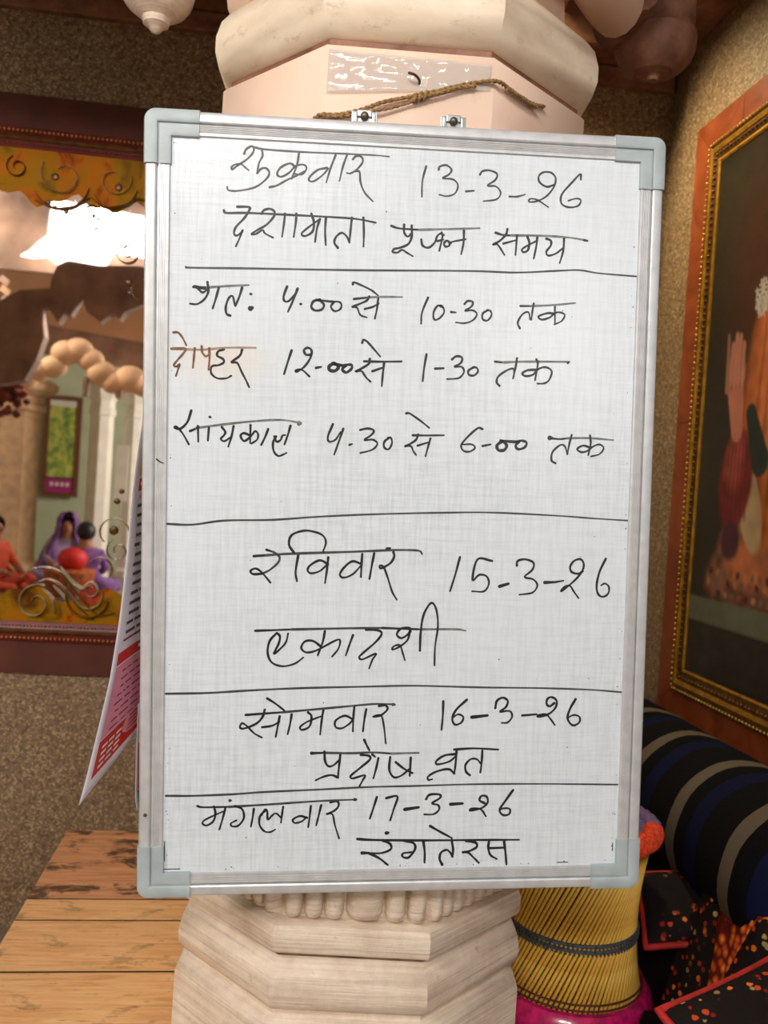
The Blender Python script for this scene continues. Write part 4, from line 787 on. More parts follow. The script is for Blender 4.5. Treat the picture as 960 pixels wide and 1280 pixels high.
# ------------------------------------------------------------------ notices hanging behind the board on the left
def sheet(name, rows, label, cat, prints, group=None):
    NV, NU = 40, 24
    V = [r[0] for r in rows]
    def at(u, yl):
        # interpolate rows, then columns
        i = 0
        while i < len(V) - 2 and yl > V[i + 1]: i += 1
        t_ = (yl - V[i]) / (V[i + 1] - V[i]); n = len(rows[0][1])
        pts = [Vector(rows[i][1][k]).lerp(Vector(rows[i + 1][1][k]), t_) for k in range(n)]
        s = u * (n - 1); k = min(int(s), n - 2)
        return pts[k].lerp(pts[k + 1], s - k)
    root = thing(name, label, cat, at(1, V[0]), group=group)
    def patch(nm, u0, u1, y0, y1, mat, off, nu, nv, shape=None, parent=root):
        v, f = [], []
        for i in range(nv + 1):
            for j in range(nu + 1):
                u, y = u0 + (u1 - u0) * j / nu, y0 + (y1 - y0) * i / nv
                if shape:
                    a = 2 * PI * j / nu; rr = i / nv; u = (u0 + u1) / 2 + (u1 - u0) / 2 * rr * math.cos(a); y = (y0 + y1) / 2 + (y1 - y0) / 2 * rr * math.sin(a)
                p = at(u, y); du = at(min(u + .02, 1), y) - at(max(u - .02, 0), y); dv = at(u, y + 4) - at(u, y - 4)
                nn = dv.cross(du).normalized()
                if nn.y > 0: nn = -nn
                v.append(p + nn * off - root.location)
        for i in range(nv):
            for j in range(nu): k = i * (nu + 1) + j; f.append((k, k + 1, k + nu + 2, k + nu + 1))
        return from_py(v, f, nm, mat, parent, True)
    o = patch('paper', 0, 1, V[0], V[-1], M_paper, 0, NU, NV); sm = o.modifiers.new('thickness', 'SOLIDIFY'); sm.thickness = 0.0003; sm.offset = 0
    groups = {}
    for nm, u0, u1, y0, y1, mat, lvl, shp in prints:
        q = patch(nm, u0, u1, y0, y1, mat, 0.0004 + 0.0003 * lvl, max(2, int((u1 - u0) * 14)) if not shp else 14, max(1, int((y1 - y0) / 12)) if not shp else 3, shp)
        groups.setdefault(nm, []).append(q)
    # join the small print of one kind
    for nm, L in groups.items():
        if len(L) > 3:
            v, f = [], []; mats = L[0].data.materials[0]
            for q in L:
                b = len(v); v += [tuple(x.co) for x in q.data.vertices]; f += [tuple(b + k for k in p.vertices) for p in q.data.polygons]
                bpy.data.objects.remove(q)
            from_py(v, f, nm, mats, root, True)
    return root
pr = []
pr += [('red_header', 0.10, 0.95, 600, 616, P_red, 0, False), ('yellow_panel', 0.08, 0.95, 530, 597, P_yel, 0, False)]
for k in range(6): pr.append(('green_lettering', 0.14 + 0.04 * (k % 2), 0.9, 536 + k * 10, 540 + k * 10, P_green, 1, False))
pr += [('header_lettering', 0.12, 0.8, 605, 609, P_white, 1, False), ('red_heading', 0.12, 0.9, 622, 625, P_pink, 1, False)]
y = 633.0
while y < 800:
    u = 0.10 + rnd.uniform(0, 0.03)
    while u < 0.92:
        e = u + rnd.uniform(0.08, 0.2); pr.append(('printed_lines', u, min(e, 0.95), y, y + 4.2, P_navy, 1, False)); u = e + 0.02
    y += 12.5
pr += [('magenta_lettering', 0.10, 0.9, 806, 809, P_mag, 1, False), ('red_band', 0.06, 1.0, 822, 838, P_red, 0, False), ('band_lettering', 0.32, 0.44, 827, 832, P_white, 1, False), ('pink_panel', 0.06, 1.0, 840, 934, P_pink, 0, False)]
y = 850.0
while y < 930:
    u = 0.12 + rnd.uniform(0, 0.05)
    while u < 0.9: e = u + rnd.uniform(0.04, 0.1); pr.append(('small_print', u, e, y, y + 2.2, P_mag, 1, False)); u = e + 0.02
    y += 11
pr += [('red_panel', 0.06, 1.0, 936, 985, P_red, 0, False), ('white_roundel', 0.30, 0.66, 926, 972, P_pink, 1, True)]
for k in range(4):
    for u in (0.10, 0.17, 0.24): pr.append(('white_lettering', u, u + 0.055, 946 + k * 9, 950 + k * 9, P_white, 1, False))
for k in range(4): pr.append(('roundel_lettering', 0.36, 0.60, 936 + k * 8, 939 + k * 8, P_red, 2, False))
ROWS = [(520, [(-0.158, 1.1, 1.277), (-0.147, 1.125, 1.281), (-0.134, 1.145, 1.286), (-0.121, 1.161, 1.29), (-0.107, 1.17, 1.293)]), (570, [(-0.16, 1.085, 1.228), (-0.148, 1.115, 1.233), (-0.135, 1.14, 1.239), (-0.12, 1.159, 1.244), (-0.104, 1.17, 1.249)]), (620, [(-0.161, 1.07, 1.18), (-0.149, 1.105, 1.186), (-0.135, 1.135, 1.193), (-0.119, 1.158, 1.2), (-0.101, 1.17, 1.207)]), (700, [(-0.16, 1.055, 1.106), (-0.148, 1.095, 1.111), (-0.133, 1.129, 1.118), (-0.116, 1.156, 1.127), (-0.097, 1.17, 1.136)]), (780, [(-0.162, 1.04, 1.033), (-0.149, 1.086, 1.039), (-0.133, 1.124, 1.047), (-0.114, 1.154, 1.057), (-0.093, 1.17, 1.069)]), (850, [(-0.166, 1.025, 0.971), (-0.152, 1.076, 0.98), (-0.134, 1.119, 0.991), (-0.113, 1.152, 1.006), (-0.09, 1.17, 1.024)]), (920, [(-0.174, 1.01, 0.912), (-0.158, 1.066, 0.922), (-0.138, 1.113, 0.937), (-0.114, 1.15, 0.957), (-0.088, 1.17, 0.982)]), (975, [(-0.18, 0.995, 0.867), (-0.163, 1.056, 0.882), (-0.142, 1.108, 0.903), (-0.116, 1.148, 0.931), (-0.087, 1.17, 0.966)]), (1007, [(-0.183, 0.98, 0.844), (-0.166, 1.047, 0.862), (-0.144, 1.103, 0.888), (-0.117, 1.146, 0.922), (-0.086, 1.17, 0.963)])]
sheet('notice_sheet', ROWS, 'long white notice with red bands and pink panel, curling out left of the whiteboard', 'notice', pr)
rw2 = [(880, [(-0.143, 1.10, 0.927), (-0.125, 1.14, 0.925), (-0.108, 1.18, 0.922)]), (930, [(-0.142, 1.10, 0.878), (-0.124, 1.14, 0.876), (-0.106, 1.18, 0.874)]), (1000, [(-0.1395, 1.10, 0.812), (-0.121, 1.14, 0.805), (-0.104, 1.18, 0.800)]), (1012, [(-0.1365, 1.10, 0.796), (-0.12, 1.14, 0.786), (-0.103, 1.18, 0.782)])]
sheet('notice_strip', rw2, 'narrow red and blue notice edge below and behind the long white notice', 'notice', [('red_panel', 0.05, 1.0, 930, 990, P_red, 0, False), ('blue_panel', 0.05, 1.0, 991, 1010, P_blue, 0, False)])
# ------------------------------------------------------------------ plank bench
bn = thing('plank_bench', 'worn orange plank-topped wooden bench with dark stains, left of the pillar', 'bench', (-0.27, 1.4, 0))
bx0, bx1 = -0.393, -0.085
M_joint = plain('dark_plank_edge', (58, 34, 22), 0.9)  # plank side faces darker than their tops
def plank(y0, y1, mt, x0=bx0, x1=bx1, z=0.42, th=0.022):
    o = box('plank', (0, 0, 0), (x1 - x0, y1 - y0 - 0.0045, th), [mt, M_joint], bn)
    for p in o.data.polygons:
        if abs(p.normal.y) > 0.9: p.material_index = 1
    o.location = ((x0 + x1) / 2 - bn.location.x, (y0 + y1) / 2 - bn.location.y, z - th / 2 + rnd.uniform(-0.0006, 0)); return o
plank(1.669, 2.0, M_wood_st); plank(1.588, 1.669, M_wood)
for a, b in ((1.421, 1.588), (1.23, 1.421), (1.04, 1.23), (0.86, 1.04)): plank(a, b, M_wood, x1=-0.085)
for x in (bx0 + 0.02, bx1 - 0.025):
    o = box('side_apron', (0, 0, 0), (0.02, 1.10, 0.06), M_wood, bn); o.location = (x - bn.location.x, 1.43 - bn.location.y, 0.3675)
for x in (bx0 + 0.025, bx1 - 0.03):
    for y in (0.90, 1.95):
        o = box('leg', (0, 0, 0), (0.035, 0.035, 0.397), M_wood, bn); o.location = (x - bn.location.x, y - bn.location.y, 0.1985)

# ------------------------------------------------------------------ raised seat at the right
PZ = 0.262
seat = tag(box('seat_platform', (0.765, 1.72, PZ / 2), (0.588, 1.34, PZ), M_black, bevel=0.006), 'low dark cloth-covered platform in the right corner under the reed stool', 'platform')
mt = tag(box('folded_mattress', (0.905, 1.84, PZ + 0.101), (0.28, 1.08, 0.20), M_black, bevel=0.03), 'thick black mattress along the right wall under the striped bolster', 'mattress')

# striped bolster
v = []; f = []; NR, NS = 40, 60; bz = 0.608; L0, L1 = 1.22, 2.36
for i in range(NS + 1):
    s = i / NS; yv = L0 + (L1 - L0) * s
    e = min(1.0, min(s, 1 - s) * NS / 4 + 0.02); rr = 0.142 * (e ** 0.35)
    for k in range(NR):
        a = 2 * PI * k / NR; w_ = 1 + 0.02 * noise.noise(Vector((math.cos(a) * 2, math.sin(a) * 2, yv * 5)))
        v.append((math.cos(a) * rr * w_, yv - L0, math.sin(a) * rr * w_ * 0.98))
for i in range(NS):
    for k in range(NR): f.append((i * NR + k, i * NR + (k + 1) % NR, (i + 1) * NR + (k + 1) % NR, (i + 1) * NR + k))
f.append(tuple(range(NR))); f.append(tuple(NS * NR + k for k in range(NR))[::-1])
# built along local z so the stripes ring the axis
v = [(x, z, y) for x, y, z in v]
o = from_py(v, f, 'striped_bolster', M_stripe, None, True, loc=(0.912, L0, bz), rot=(-PI / 2, 0, 0))
bm = bmesh.new(); bm.from_mesh(o.data); bmesh.ops.recalc_face_normals(bm, faces=bm.faces); bm.to_mesh(o.data); bm.free()
tag(o, 'fat bolster wrapped in a black, blue and taupe striped blanket along the right wall', 'bolster')

# cloth heaps
def cloth(name, X0, X1, Y0, Y1, hfun, mat, label, cat, n=46, th=0.008, parent=None):
    v, f = [], []
    for i in range(n + 1):
        for j in range(n + 1):
            x = X0 + (X1 - X0) * i / n; y = Y0 + (Y1 - Y0) * j / n
            dx, dy, z = hfun(i / n, j / n); v.append((x + dx - (X0 + X1) / 2, y + dy - (Y0 + Y1) / 2, z))
    for i in range(n):
        for j in range(n): k = i * (n + 1) + j; f.append((k, k + n + 1, k + n + 2, k + 1))
    o = from_py(v, f, name, mat, parent, True, loc=((X0 + X1) / 2, (Y0 + Y1) / 2, 0))
    sm = o.modifiers.new('thickness', 'SOLIDIFY'); sm.thickness = th; sm.offset = -1
    if label: tag(o, label, cat)
    return o
def wr(s, t_, k=1.0, seed=0.0): return 0.014 * k * noise.noise(Vector((s * 4 + seed, t_ * 4, seed))) + 0.006 * k * noise.noise(Vector((s * 11, t_ * 9, seed + 4)))
def cushion(name, c, size, rot, mat, pipe, label, cat, bulge=0.5, deco=None):
    root = thing(name, label, cat, c, rot)
    sx, sy, h = size; n = 18; v, f = [], []
    for side in (1, -1):
        b = len(v)
        for i in range(n + 1):
            for j in range(n + 1):
                a, q = i / n * 2 - 1, j / n * 2 - 1
                e = (max(0, 1 - abs(a) ** 2.4) * max(0, 1 - abs(q) ** 2.4)) ** 0.45
                pin = 1 - 0.06 * (1 - abs(a) ** 2) * 0 - 0.05 * (1 - q * q) * abs(a) ** 6
                v.append((a * sx / 2 * (1 - 0.05 * (1 - q * q)), q * sy / 2 * (1 - 0.05 * (1 - a * a)), side * h / 2 * e + 0.004 * side * e * noise.noise(Vector((a * 3, q * 3, side)))))
        for i in range(n):
            for j in range(n):
                k = b + i * (n + 1) + j; q = (k, k + n + 1, k + n + 2, k + 1); f.append(q if side > 0 else q[::-1])
    from_py(v, f, 'cover', mat, root, True)
    P = []
    for k in range(80):
        a = k / 80 * 4; s = int(a); t_ = (a - s) * 2 - 1
        A, Q = [(t_, -1), (1, t_), (-t_, 1), (-1, -t_)][s]
        P.append(((A) * sx / 2 * (1 - 0.05 * (1 - Q * Q)), Q * sy / 2 * (1 - 0.05 * (1 - A * A)), 0))
    tube('piping', P, 0.006, pipe, root, 8, closed=True)
    return root
cushion('floral_cushion', (0.735, 1.13, 0.485), (0.24, 0.18, 0.07), (D2R(24), D2R(-12), D2R(16)), M_floral, M_redpipe, 'black floral cushion with red piping at the lower right corner', 'cushion')
cushion('small_floral_cushion', (0.775, 1.47, 0.505), (0.15, 0.15, 0.06), (D2R(30), D2R(-12), D2R(-20)), M_floral, M_redpipe, 'small dark floral cushion with bright red edge right beside the reed stool rim', 'cushion')
def hq(s, t_):
    z = 0.53 + 0.09 * math.sin(PI * min(1, s * 0.75 + 0.12)) - 0.06 * (1 - t_) + wr(s, t_, 1.8, 3)
    z = max(z - 0.30 * max(0, 0.30 - s) / 0.30 * 0.9, 0.275); return (wr(s, t_, 1, 5), wr(t_, s, 1, 6), z)
quilt = cloth('floral_quilt', 0.70, 1.02, 1.10, 1.42, hq, M_floral, 'dark floral quilt heaped in front of the striped bolster', 'quilt')
def hs(s, t_):
    a, b, z = hq((0.03 + 0.20 * s + 0.30 * t_), 0.15 + 0.5 * t_ * 0 + 0.55 * (1 - s) * 0.5 + 0.2); return (a, b, z + 0.006)
def on_q(s, t_):
    a, b, z = hq(s, t_); return Vector((0.70 + 0.32 * s + a, 1.10 + 0.32 * t_ + b, z))
v, f = [], []; n = 30
for i in range(n + 1):
    c = (0.24 + 0.55 * i / n, 0.80 - 0.62 * i / n)
    for j in range(7):
        k = (j / 6 - 0.5) * 0.30; p = on_q(c[0] + k * 0.75, c[1] + k * 0.66); v.append(p + Vector((0, -0.001, 0.004)))
for i in range(n):
    for j in range(6): k = i * 7 + j; f.append((k, k + 1, k + 8, k + 7))
v = [p - quilt.location for p in v]
st = from_py(v, f, 'flower_strip', M_strip, quilt, True); sm = st.modifiers.new('thickness', 'SOLIDIFY'); sm.thickness = 0.003; sm.offset = 0
def hb(s, t_):
    z = 0.385 + 0.05 * math.sin(PI * s) * math.sin(PI * min(1, t_ * 0.8 + 0.2)) + wr(s, t_, 2.0, 9); z -= 0.25 * max(0, 0.25 - s) / 0.25; return (0, 0, max(z, 0.27))
cloth('black_shawl', 0.60, 0.84, 1.10, 1.36, hb, M_black, 'crumpled black shawl between the reed stool and the floral quilt', 'shawl')

# ------------------------------------------------------------------ reed stool
mo = thing('reed_stool', 'round hourglass stool of split reeds with pink base and orange rim, right of pillar', 'stool', (0.578, 1.5, PZ))
H = 0.40; zr = [0.045, H - 0.035]
RB, RT = 0.131, 0.126
tw_ = D2R(80)
# straight reeds between two rings twisted against each other give the waist
def reed_mesh(r0, r1, z0, z1, tw, r):
    bm = bmesh.new(); a = Vector((r0, 0, z0)); b = Vector((r1 * math.cos(tw), r1 * math.sin(tw), z1))
    bm_tube(bm, [a, a.lerp(b, .33), a.lerp(b, .66), b], r, 6)
    bmesh.ops.recalc_face_normals(bm, faces=bm.faces)
    me = bpy.data.meshes.new('reed'); bm.to_mesh(me); bm.free()
    for p in me.polygons: p.use_smooth = True
    return me
N = 92
me = reed_mesh(0.134, 0.128, 0.070, H - 0.03, D2R(62), 0.0030); me.materials.append(M_reed)
me2 = reed_mesh(0.126, 0.120, 0.070, H - 0.03, -D2R(62), 0.0026); me2.materials.append(M_reed_in)
for k in range(N):
    for q, ph in ((me, 0), (me2, 0.5)):
        o = bpy.data.objects.new('reed', q); S.collection.objects.link(o); o.parent = mo; o.rotation_euler = (0, 0, 2 * PI * (k + ph) / N + rnd.uniform(-.006, .006))
def ring(name, R, z, r, mat, seg=80, flatz=1.0, wob=0.0, wf=40):
    bm = bmesh.new(); pts = [((R + wob * math.sin(wf * a)) * math.cos(a), (R + wob * math.sin(wf * a)) * math.sin(a), z) for a in [2 * PI * k / seg for k in range(seg)]]
    bm_tube(bm, pts, r, 8, closed=True, flat=flatz); return from_bm(bm, name, mat, mo, smooth=50)
# waist belt of looped cord
wr_ = 0.1125
for dz in (0.010, 0.0): ring('waist_cord', wr_ + 0.004, 0.207 + dz, 0.0028, M_cord, 80)
bm = bmesh.new()
for k in range(100):
    a = 2 * PI * k / 100; c = (wr_ + 0.004); p0 = Vector((c * math.cos(a), c * math.sin(a), 0.220)); p1 = Vector((c * math.cos(a + .05), c * math.sin(a + .05), 0.200))
    bm_tube(bm, [p0, p0.lerp(p1, .5) + Vector((0.002 * math.cos(a), 0.002 * math.sin(a), 0)), p1], 0.0016, 5)
o = from_bm(bm, 'cord_loops', M_cord, mo, smooth=60); o['kind'] = 'stuff'
for z, c_ in ((0.116, M_reed_in), (0.126, M_reed_in)): ring('tie_cord', 0.1300, z, 0.0016, plain('brown_tie_cord', (96, 44, 24), 0.7), 100, wob=0.0012, wf=100)
lathe('pink_base', [(0.118, 0.0), (0.146, 0.0), (0.154, 0.015), (0.156, 0.050), (0.152, 0.085), (0.145, 0.104), (0.138, 0.111), (0.128, 0.111), (0.118, 0.095)], M_pink, mo, 80, wob=lambda a, z: 1 + (0.008 * math.sin(40 * a) if 0.01 < z < 0.09 else 0))
lathe('woven_seat', [(0.0, H - 0.012), (0.06, H - 0.014), (0.10, H - 0.010), (0.122, H - 0.006), (0.122, H - 0.022), (0.0, H - 0.03)], M_purple, mo, 40)
# rim wound with yarn: alternating colours
for nm, a0, a1, mt_y in [('orange_rim', -1.3, -0.40, M_orange), ('purple_rim', -0.40, 1.9, M_purple), ('orange_rim', 1.9, 3.3, M_orange), ('purple_rim', 3.3, 4.98, M_purple)]:
    bm = bmesh.new(); pts = []; rs = []
    M_ = 60
    for k in range(M_ + 1):
        a = a0 + (a1 - a0) * k / M_; pts.append((0.130 * math.cos(a), 0.130 * math.sin(a), H - 0.016)); rs.append(0.0175 + 0.0016 * math.sin(k * 1.6))
    bm_tube(bm, pts, rs, 12); from_bm(bm, nm, mt_y, mo, smooth=50)

# ------------------------------------------------------------------ the hall behind the camera, seen in the mirror (front at y = 2.39)
def my(D): return 4.78 - D
M_rpeach = plain('peach_arch_paint', (240, 196, 152), 0.55, var=0.06, sc=3)
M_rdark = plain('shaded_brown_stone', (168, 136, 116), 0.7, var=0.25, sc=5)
M_rtan = plain('tan_pillar_paint', (206, 166, 124), 0.6, var=0.12, sc=9)
M_rwhite = plain('white_pillar_paint', (232, 226, 210), 0.6, var=0.05, sc=6)
def slab(name, poly, D, th, mat, label, cat):
    """plate facing the mirror"""
    cx = sum(p[0] for p in poly) / len(poly); zz = min(p[1] for p in poly)
    o = prism(name, [(x - cx, z - zz) for x, z in poly], 0, -th, mat, None, loc=(cx, my(D), zz)); return tag(o, label, cat)
a = -2.65; 
slab('arch_beam', [(-3.3, 2.40), (-1.0, 2.40), (-1.0, 2.90), (-1.35, 3.10), (-3.3, 3.15)], 8.5, 0.3, M_rpeach, 'peach painted beam high in the hall, reflected in the mirror', 'beam')
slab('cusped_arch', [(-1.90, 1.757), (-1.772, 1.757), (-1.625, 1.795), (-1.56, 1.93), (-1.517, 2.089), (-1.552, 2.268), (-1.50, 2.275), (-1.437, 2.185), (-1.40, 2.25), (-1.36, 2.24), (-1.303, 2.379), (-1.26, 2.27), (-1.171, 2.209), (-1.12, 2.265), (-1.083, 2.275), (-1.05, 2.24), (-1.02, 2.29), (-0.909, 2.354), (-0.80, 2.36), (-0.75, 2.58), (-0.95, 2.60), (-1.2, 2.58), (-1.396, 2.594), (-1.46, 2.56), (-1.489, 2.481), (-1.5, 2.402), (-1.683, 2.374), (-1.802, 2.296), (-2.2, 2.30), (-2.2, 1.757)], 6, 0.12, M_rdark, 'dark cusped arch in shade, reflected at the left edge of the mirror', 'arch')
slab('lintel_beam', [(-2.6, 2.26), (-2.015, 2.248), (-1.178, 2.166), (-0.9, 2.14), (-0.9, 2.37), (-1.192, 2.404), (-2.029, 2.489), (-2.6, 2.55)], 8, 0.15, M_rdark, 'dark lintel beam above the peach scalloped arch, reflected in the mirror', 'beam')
# peach scalloped arch with rolled lobes
ar = thing('scalloped_arch', 'peach arch of thick rolled scallops, reflected in the mirror', 'arch', (-1.6, my(7.5), 1.9))
for x, z, r in [(-2.02, 1.95, 0.10), (-1.93, 2.03, 0.11), (-1.81, 2.07, 0.11), (-1.72, 2.19, 0.12), (-1.62, 2.22, 0.12), (-1.52, 2.15, 0.11), (-1.43, 2.05, 0.12), (-1.33, 1.98, 0.11), (-1.20, 2.02, 0.13), (-1.08, 1.98, 0.12)]:
    bm = bmesh.new(); bmesh.ops.create_uvsphere(bm, u_segments=18, v_segments=12, radius=r, matrix=Matrix.Translation((x + 1.6, 0, z - 1.9)) @ Matrix.Diagonal((1, 0.7, 0.85, 1)))
    from_bm(bm, 'scallop', M_rpeach, ar, smooth=60)
for x in (-1.545, -1.28): 
    box('drop_finial', (x + 1.6, 0.0, 0.03), (0.05, 0.08, 0.16), M_rdark, ar, bevel=0.01)
# cornice steps top left
co = thing('stepped_cornice', 'stepped stone cornice, reflected at the left edge of the mirror', 'cornice', (-2.15, my(6.5), 2.45))
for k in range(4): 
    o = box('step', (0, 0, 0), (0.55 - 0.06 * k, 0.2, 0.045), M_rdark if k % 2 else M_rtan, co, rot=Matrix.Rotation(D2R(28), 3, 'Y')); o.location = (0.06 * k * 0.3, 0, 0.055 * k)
# skylight opening: bright sky with a ragged lower edge of leaves and jali
t = NT('bright_sky_pane', 1.0); t.b.inputs['Emission Color'].default_value = (1, 0.97, 0.92, 1); t.b.inputs['Emission Strength'].default_value = 6.0; M_sky = t.m
ow = prism('window_1', [(-1.99, 2.84), (-1.93, 2.88), (-1.86, 2.96), (-1.80, 3.01), (-1.78, 3.16), (-1.05, 3.20), (-0.3, 3.22), (-0.3, 2.95), (-1.03, 2.92), (-1.10, 2.98), (-1.30, 2.95), (-1.38, 2.78), (-1.5, 2.81), (-1.62, 2.83), (-1.72, 2.80), (-1.80, 2.85), (-1.90, 2.83)], my(7.05), my(7.07), M_sky)
struct(ow)
struct(box('wall_clerestory', (-1.3, my(7.3), 3.3), (5.0, 0.08, 1.05), M_rdark))
# tan pillar and white pillars
def hall_pillar(x, D, w_, z1, mat, label, cat='pillar'):
    root = thing('hall_pillar', label, cat, (x, my(D), 0))
    v = []
    lathe('shaft', [(w_ * 0.62, 0), (w_ * 0.62, 0.12), (w_ * 0.5, 0.16), (w_ * 0.48, z1 - 0.2), (w_ * 0.55, z1 - 0.18), (w_ * 0.55, z1 - 0.12), (w_ * 0.5, z1 - 0.1), (w_ * 0.5, z1)], mat, root, 8, smooth=10)
    lathe('capital', [(w_ * 0.5, z1 - 0.02), (w_ * 0.7, z1 + 0.06), (w_ * 0.72, z1 + 0.12), (w_ * 0.6, z1 + 0.2)], mat, root, 8, smooth=10)
    return root
hall_pillar(-3.12, 10.9, 0.80, 2.1, M_rtan, 'tan hall pillar left of the seated women, reflected in the mirror')
hall_pillar(-1.98, 10.6, 0.28, 2.1, M_rwhite, 'white hall pillar behind the seated women, reflected in the mirror')
hall_pillar(-1.62, 10.7, 0.24, 2.1, M_rwhite, 'second white hall pillar nearest the notice sheet, reflected in the mirror')
tag(box('white_board_panel', (-1.66, my(10.2), 1.26), (0.14, 0.02, 0.62), M_rwhite), 'narrow white panel hung on a hall pillar, reflected in the mirror', 'panel')
# framed poster on the far wall
fp = thing('framed_poster', 'brown framed green and yellow poster with pink foot, reflected in the mirror', 'poster', (-2.72, my(11.95), 0.92))
def fb(nm, x, z, w_, h_, y, mt): return box(nm, (x, y, z), (w_, 0.03, h_), mt, fp)
for nm, x, z, w_, h_ in (('frame_rail', 0, 0.02, 0.46, 0.06), ('frame_rail', 0, 1.27, 0.46, 0.06), ('frame_rail', -0.20, 0.65, 0.06, 1.2), ('frame_rail', 0.20, 0.65, 0.06, 1.2)): fb(nm, x, z, w_, h_, 0, plain('brown_wood_frame', (120, 72, 50), 0.5))
t = NT('poster_print', 0.3); t.col(t.ramp(t.noise(7, 4, 0.7), [(0.3, (60, 96, 90)), (0.48, (150, 176, 80)), (0.6, (222, 214, 110)), (0.72, (90, 140, 170))]))
fb('poster_print', 0, 0.70, 0.35, 0.95, -0.012, t.m); fb('pink_caption', 0, 0.14, 0.35, 0.2, -0.012, plain('magenta_caption', (176, 50, 130), 0.4)); fb('white_top_strip', 0, 1.2, 0.35, 0.08, -0.01, M_rwhite)  # plain white strip lies across the poster top
for k in range(4): o = box('caption_lettering', (-0.10 + 0.066 * k, 0.004, 0.15), (0.04, 0.008, 0.05), M_rwhite, fp)
# hanging marigold bunch
gb = thing('flower_garland', 'reddish brown dried flower bunch hanging before the tan pillar, reflected in the mirror', 'garland', (-1.95, my(6.7), 1.6))
bm = bmesh.new()
for k in range(90):
    a = rnd.uniform(0, 2 * PI); r = rnd.uniform(0, 0.17); bmesh.ops.create_icosphere(bm, subdivisions=1, radius=rnd.uniform(.02, .04), matrix=Matrix.Translation((r * math.cos(a), rnd.uniform(-.05, .05), 0.16 + r * math.sin(a) * 1.1)))
o = from_bm(bm, 'flower_heads', plain('dried_red_petals', (120, 58, 42), 0.9, var=0.5, sc=14), gb, smooth=60); o['kind'] = 'stuff'

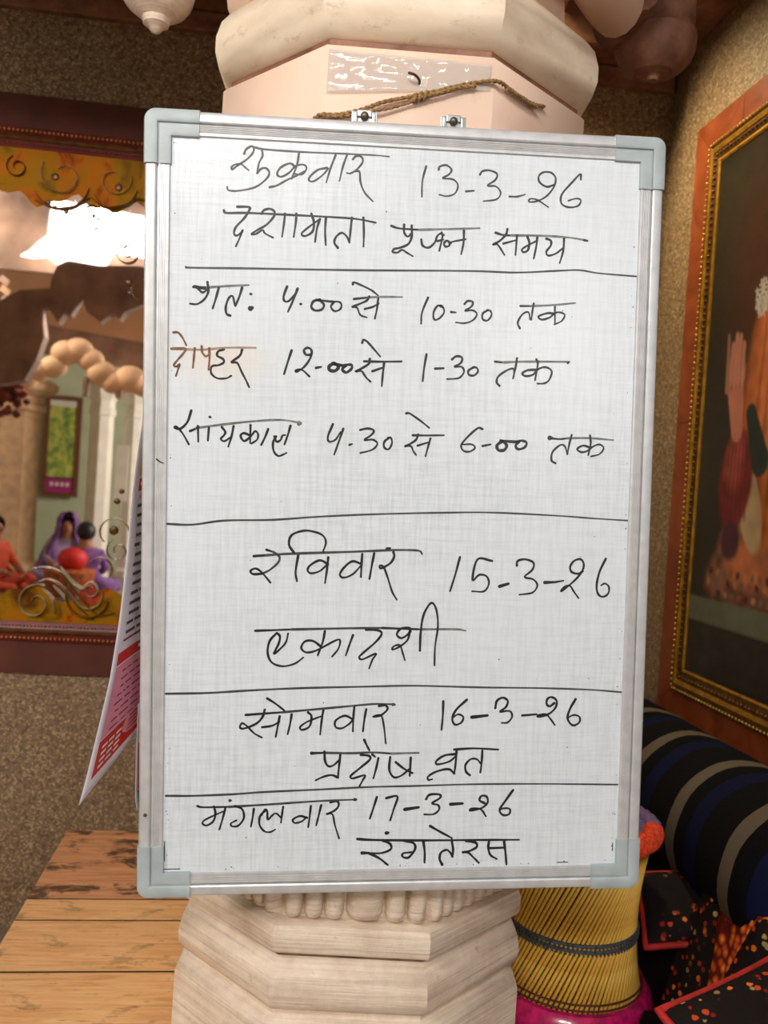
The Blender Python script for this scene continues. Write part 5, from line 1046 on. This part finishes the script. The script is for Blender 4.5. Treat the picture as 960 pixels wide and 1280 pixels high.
# seated people (reflected)
M_skin = plain('brown_skin', (168, 112, 84), 0.6, var=0.06)
M_hair = plain('black_hair', (22, 18, 18), 0.5)
def person(loc, face, cloth_mat, label, veil=None, lean=0.0, hair=True):
    root = thing('person', label, 'person', loc, (0, 0, face))
    J = {'pel': (0, 0, 0.10), 'bel': (0, 0.01, 0.22), 'che': (0, 0.03 + lean * .5, 0.38), 'nec': (0, 0.04 + lean, 0.50), 'hd': (0, 0.06 + lean, 0.57), 'top': (0, 0.06 + lean, 0.68)}
    pts = list(J.values()); rad = [(.17, .14), (.13, .11), (.14, .10), (.055, .055), (.075, .085), (.06, .07)]
    edges = [(i, i + 1) for i in range(5)]
    def chain(start, L, R):
        p = start
        for q, r in zip(L, R): pts.append(q); rad.append((r, r)); edges.append((p, len(pts) - 1)); p = len(pts) - 1
        return p
    ends = []
    for s in (-1, 1):
        ends.append(chain(2, [(s * .16, .03 + lean * .6, .42), (s * .21, .10 + lean * .4, .27), (s * .13, .27, .20), (s * .09, .34, .19)], [.06, .045, .035, .025]))
        chain(0, [(s * .20, .10, .08), (s * .33, .24, .09), (s * .14, .36, .05), (s * .02, .40, .05)], [.10, .075, .055, .035])
    me = bpy.data.meshes.new('body'); me.from_pydata(pts, edges, []); me.update()
    o = link('body', me, M_skin, root); me.materials.append(cloth_mat)
    sk = o.modifiers.new('skin', 'SKIN')
    for k, (a, b) in enumerate(rad): me.skin_vertices[0].data[k].radius = (a, b)
    me.skin_vertices[0].data[0].use_root = True
    o.modifiers.new('sub', 'SUBSURF').levels = 2; o.modifiers['sub'].render_levels = 2
    dg = bpy.context.evaluated_depsgraph_get(); m2 = bpy.data.meshes.new_from_object(o.evaluated_get(dg)); o.modifiers.clear(); o.data = m2
    m2.materials.clear(); m2.materials.append(M_skin); m2.materials.append(cloth_mat)
    for p in m2.polygons:
        p.use_smooth = True; c = p.center
        p.material_index = 0 if (c.z > 0.475 or (c.y > 0.20 and 0.15 < c.z < 0.30 and abs(c.x) < .17)) else 1
    # face: nose, eyes, mouth, ears
    hy = 0.06 + lean
    bm = bmesh.new()
    bmesh.ops.create_icosphere(bm, subdivisions=2, radius=.016, matrix=Matrix.Translation((0, hy + .088, .60)) @ Matrix.Diagonal((.8, 1, 1.3, 1)))
    for s in (-1, 1): bmesh.ops.create_icosphere(bm, subdivisions=2, radius=.018, matrix=Matrix.Translation((s * .078, hy, .61)) @ Matrix.Diagonal((.5, .8, 1.3, 1)))
    from_bm(bm, 'nose_and_ears', M_skin, root, smooth=60)
    for s in (-1, 1):
        bm = bmesh.new(); bmesh.ops.create_icosphere(bm, subdivisions=2, radius=.010, matrix=Matrix.Translation((s * .03, hy + .080, .625)) @ Matrix.Diagonal((1.3, .6, .7, 1))); from_bm(bm, 'eye', M_hair, root, smooth=60)
    bm = bmesh.new(); bmesh.ops.create_icosphere(bm, subdivisions=2, radius=.012, matrix=Matrix.Translation((0, hy + .082, .567)) @ Matrix.Diagonal((1.6, .5, .4, 1))); from_bm(bm, 'mouth', plain('lips', (140, 70, 64), 0.5), root, smooth=60)
    for s, e in ((-1, 0), (1, 1)):
        c = Vector((s * .09, .34, .19))
        for k in range(4): tube('finger', [c + Vector((s * (-.02 + .012 * k), .01, 0)), c + Vector((s * (-.024 + .012 * k), .035, -.004)), c + Vector((s * (-.024 + .011 * k), .055, -.02))], [.008, .007, .005], M_skin, root, 6)
        tube('thumb', [c + Vector((-s * .02, -.01, 0)), c + Vector((-s * .04, .012, .004)), c + Vector((-s * .042, .03, 0))], [.009, .008, .006], M_skin, root, 6)
    if hair or veil:
        bm = bmesh.new(); bmesh.ops.create_uvsphere(bm, u_segments=20, v_segments=14, radius=.1, matrix=Matrix.Translation((0, hy - .018, .645)) @ Matrix.Diagonal((.95, 1.0, 1.0, 1)))
        bmesh.ops.delete(bm, geom=[q for q in bm.verts if q.co.y > hy + .045 and q.co.z < .69], context='VERTS')
        from_bm(bm, 'hair', M_hair, root, smooth=60)
    if veil:
        v, f = [], []; n = 16; L = [(0.0, .765, .0), (.075, .745, .0), (.112, .68, -.01), (.118, .60, -.03), (.13, .52, -.03), (.20, .42, -.03), (.25, .30, -.03), (.30, .14, -.02), (.33, .03, 0)]
        for i, (r, z, yo) in enumerate(L):
            for k in range(n + 1):
                a = D2R(-235 + 290 * k / n); fd = 1 + .05 * math.sin(k * 2.3) * (i > 3)
                v.append((r * fd * math.cos(a), hy * (1 if z > .45 else .5) + yo + r * fd * math.sin(a) * .85, z))
        for i in range(len(L) - 1):
            for k in range(n): q = i * (n + 1) + k; f.append((q, q + 1, q + n + 2, q + n + 1))
        o = from_py(v, f, 'veil', veil, root, True); sm = o.modifiers.new('t', 'SOLIDIFY'); sm.thickness = .006
    return root
M_sari_o = plain('orange_red_blouse', (216, 84, 50), 0.8, var=0.2, sc=20)
M_sari_p = plain('purple_sari', (132, 86, 150), 0.75, var=0.25, sc=14)
M_sari_l = plain('lilac_cloth', (176, 150, 190), 0.8, var=0.2, sc=14)
dais = struct(box('floor_dais', (-2.0, my(9.6), 0.02), (3.2, 2.0, 0.04), M_floor))
person((-2.72, my(9.2), 0.0 + 0.02), D2R(-60), M_sari_o, 'dark haired woman in orange-red top sitting at the left edge of the mirror')
person((-2.16, my(10.0), 0.04), D2R(-10), M_sari_l, 'veiled woman in purple sari sitting cross-legged, reflected in the mirror', veil=M_sari_p)
person((-1.80, my(9.15), 0.0), D2R(170), M_sari_p, 'person with dark hair seated with back turned beside the purple-veiled woman')
bk = tag(lathe('red_bundle', [(0, 0), (.09, .0), (.13, .05), (.14, .11), (.11, .17), (.05, .20), (0, .205)], plain('red_bundle_cloth', (220, 36, 30), 0.6, var=.2), None, 24, loc=(-1.84, my(8.8), 0.30), smooth=60), 'round bright red bundle on the basket before the seated people in the mirror', 'bundle')
tag(lathe('basket', [(0, 0), (.16, 0), (.22, .15), (.24, .28), (.22, .30), (.0, .30)], plain('orange_brown_basket', (170, 84, 34), 0.7, var=.35, sc=25), None, 28, loc=(-1.86, my(8.8), 0.0), smooth=50), 'orange-brown basket under the red bundle, reflected in the mirror', 'basket')
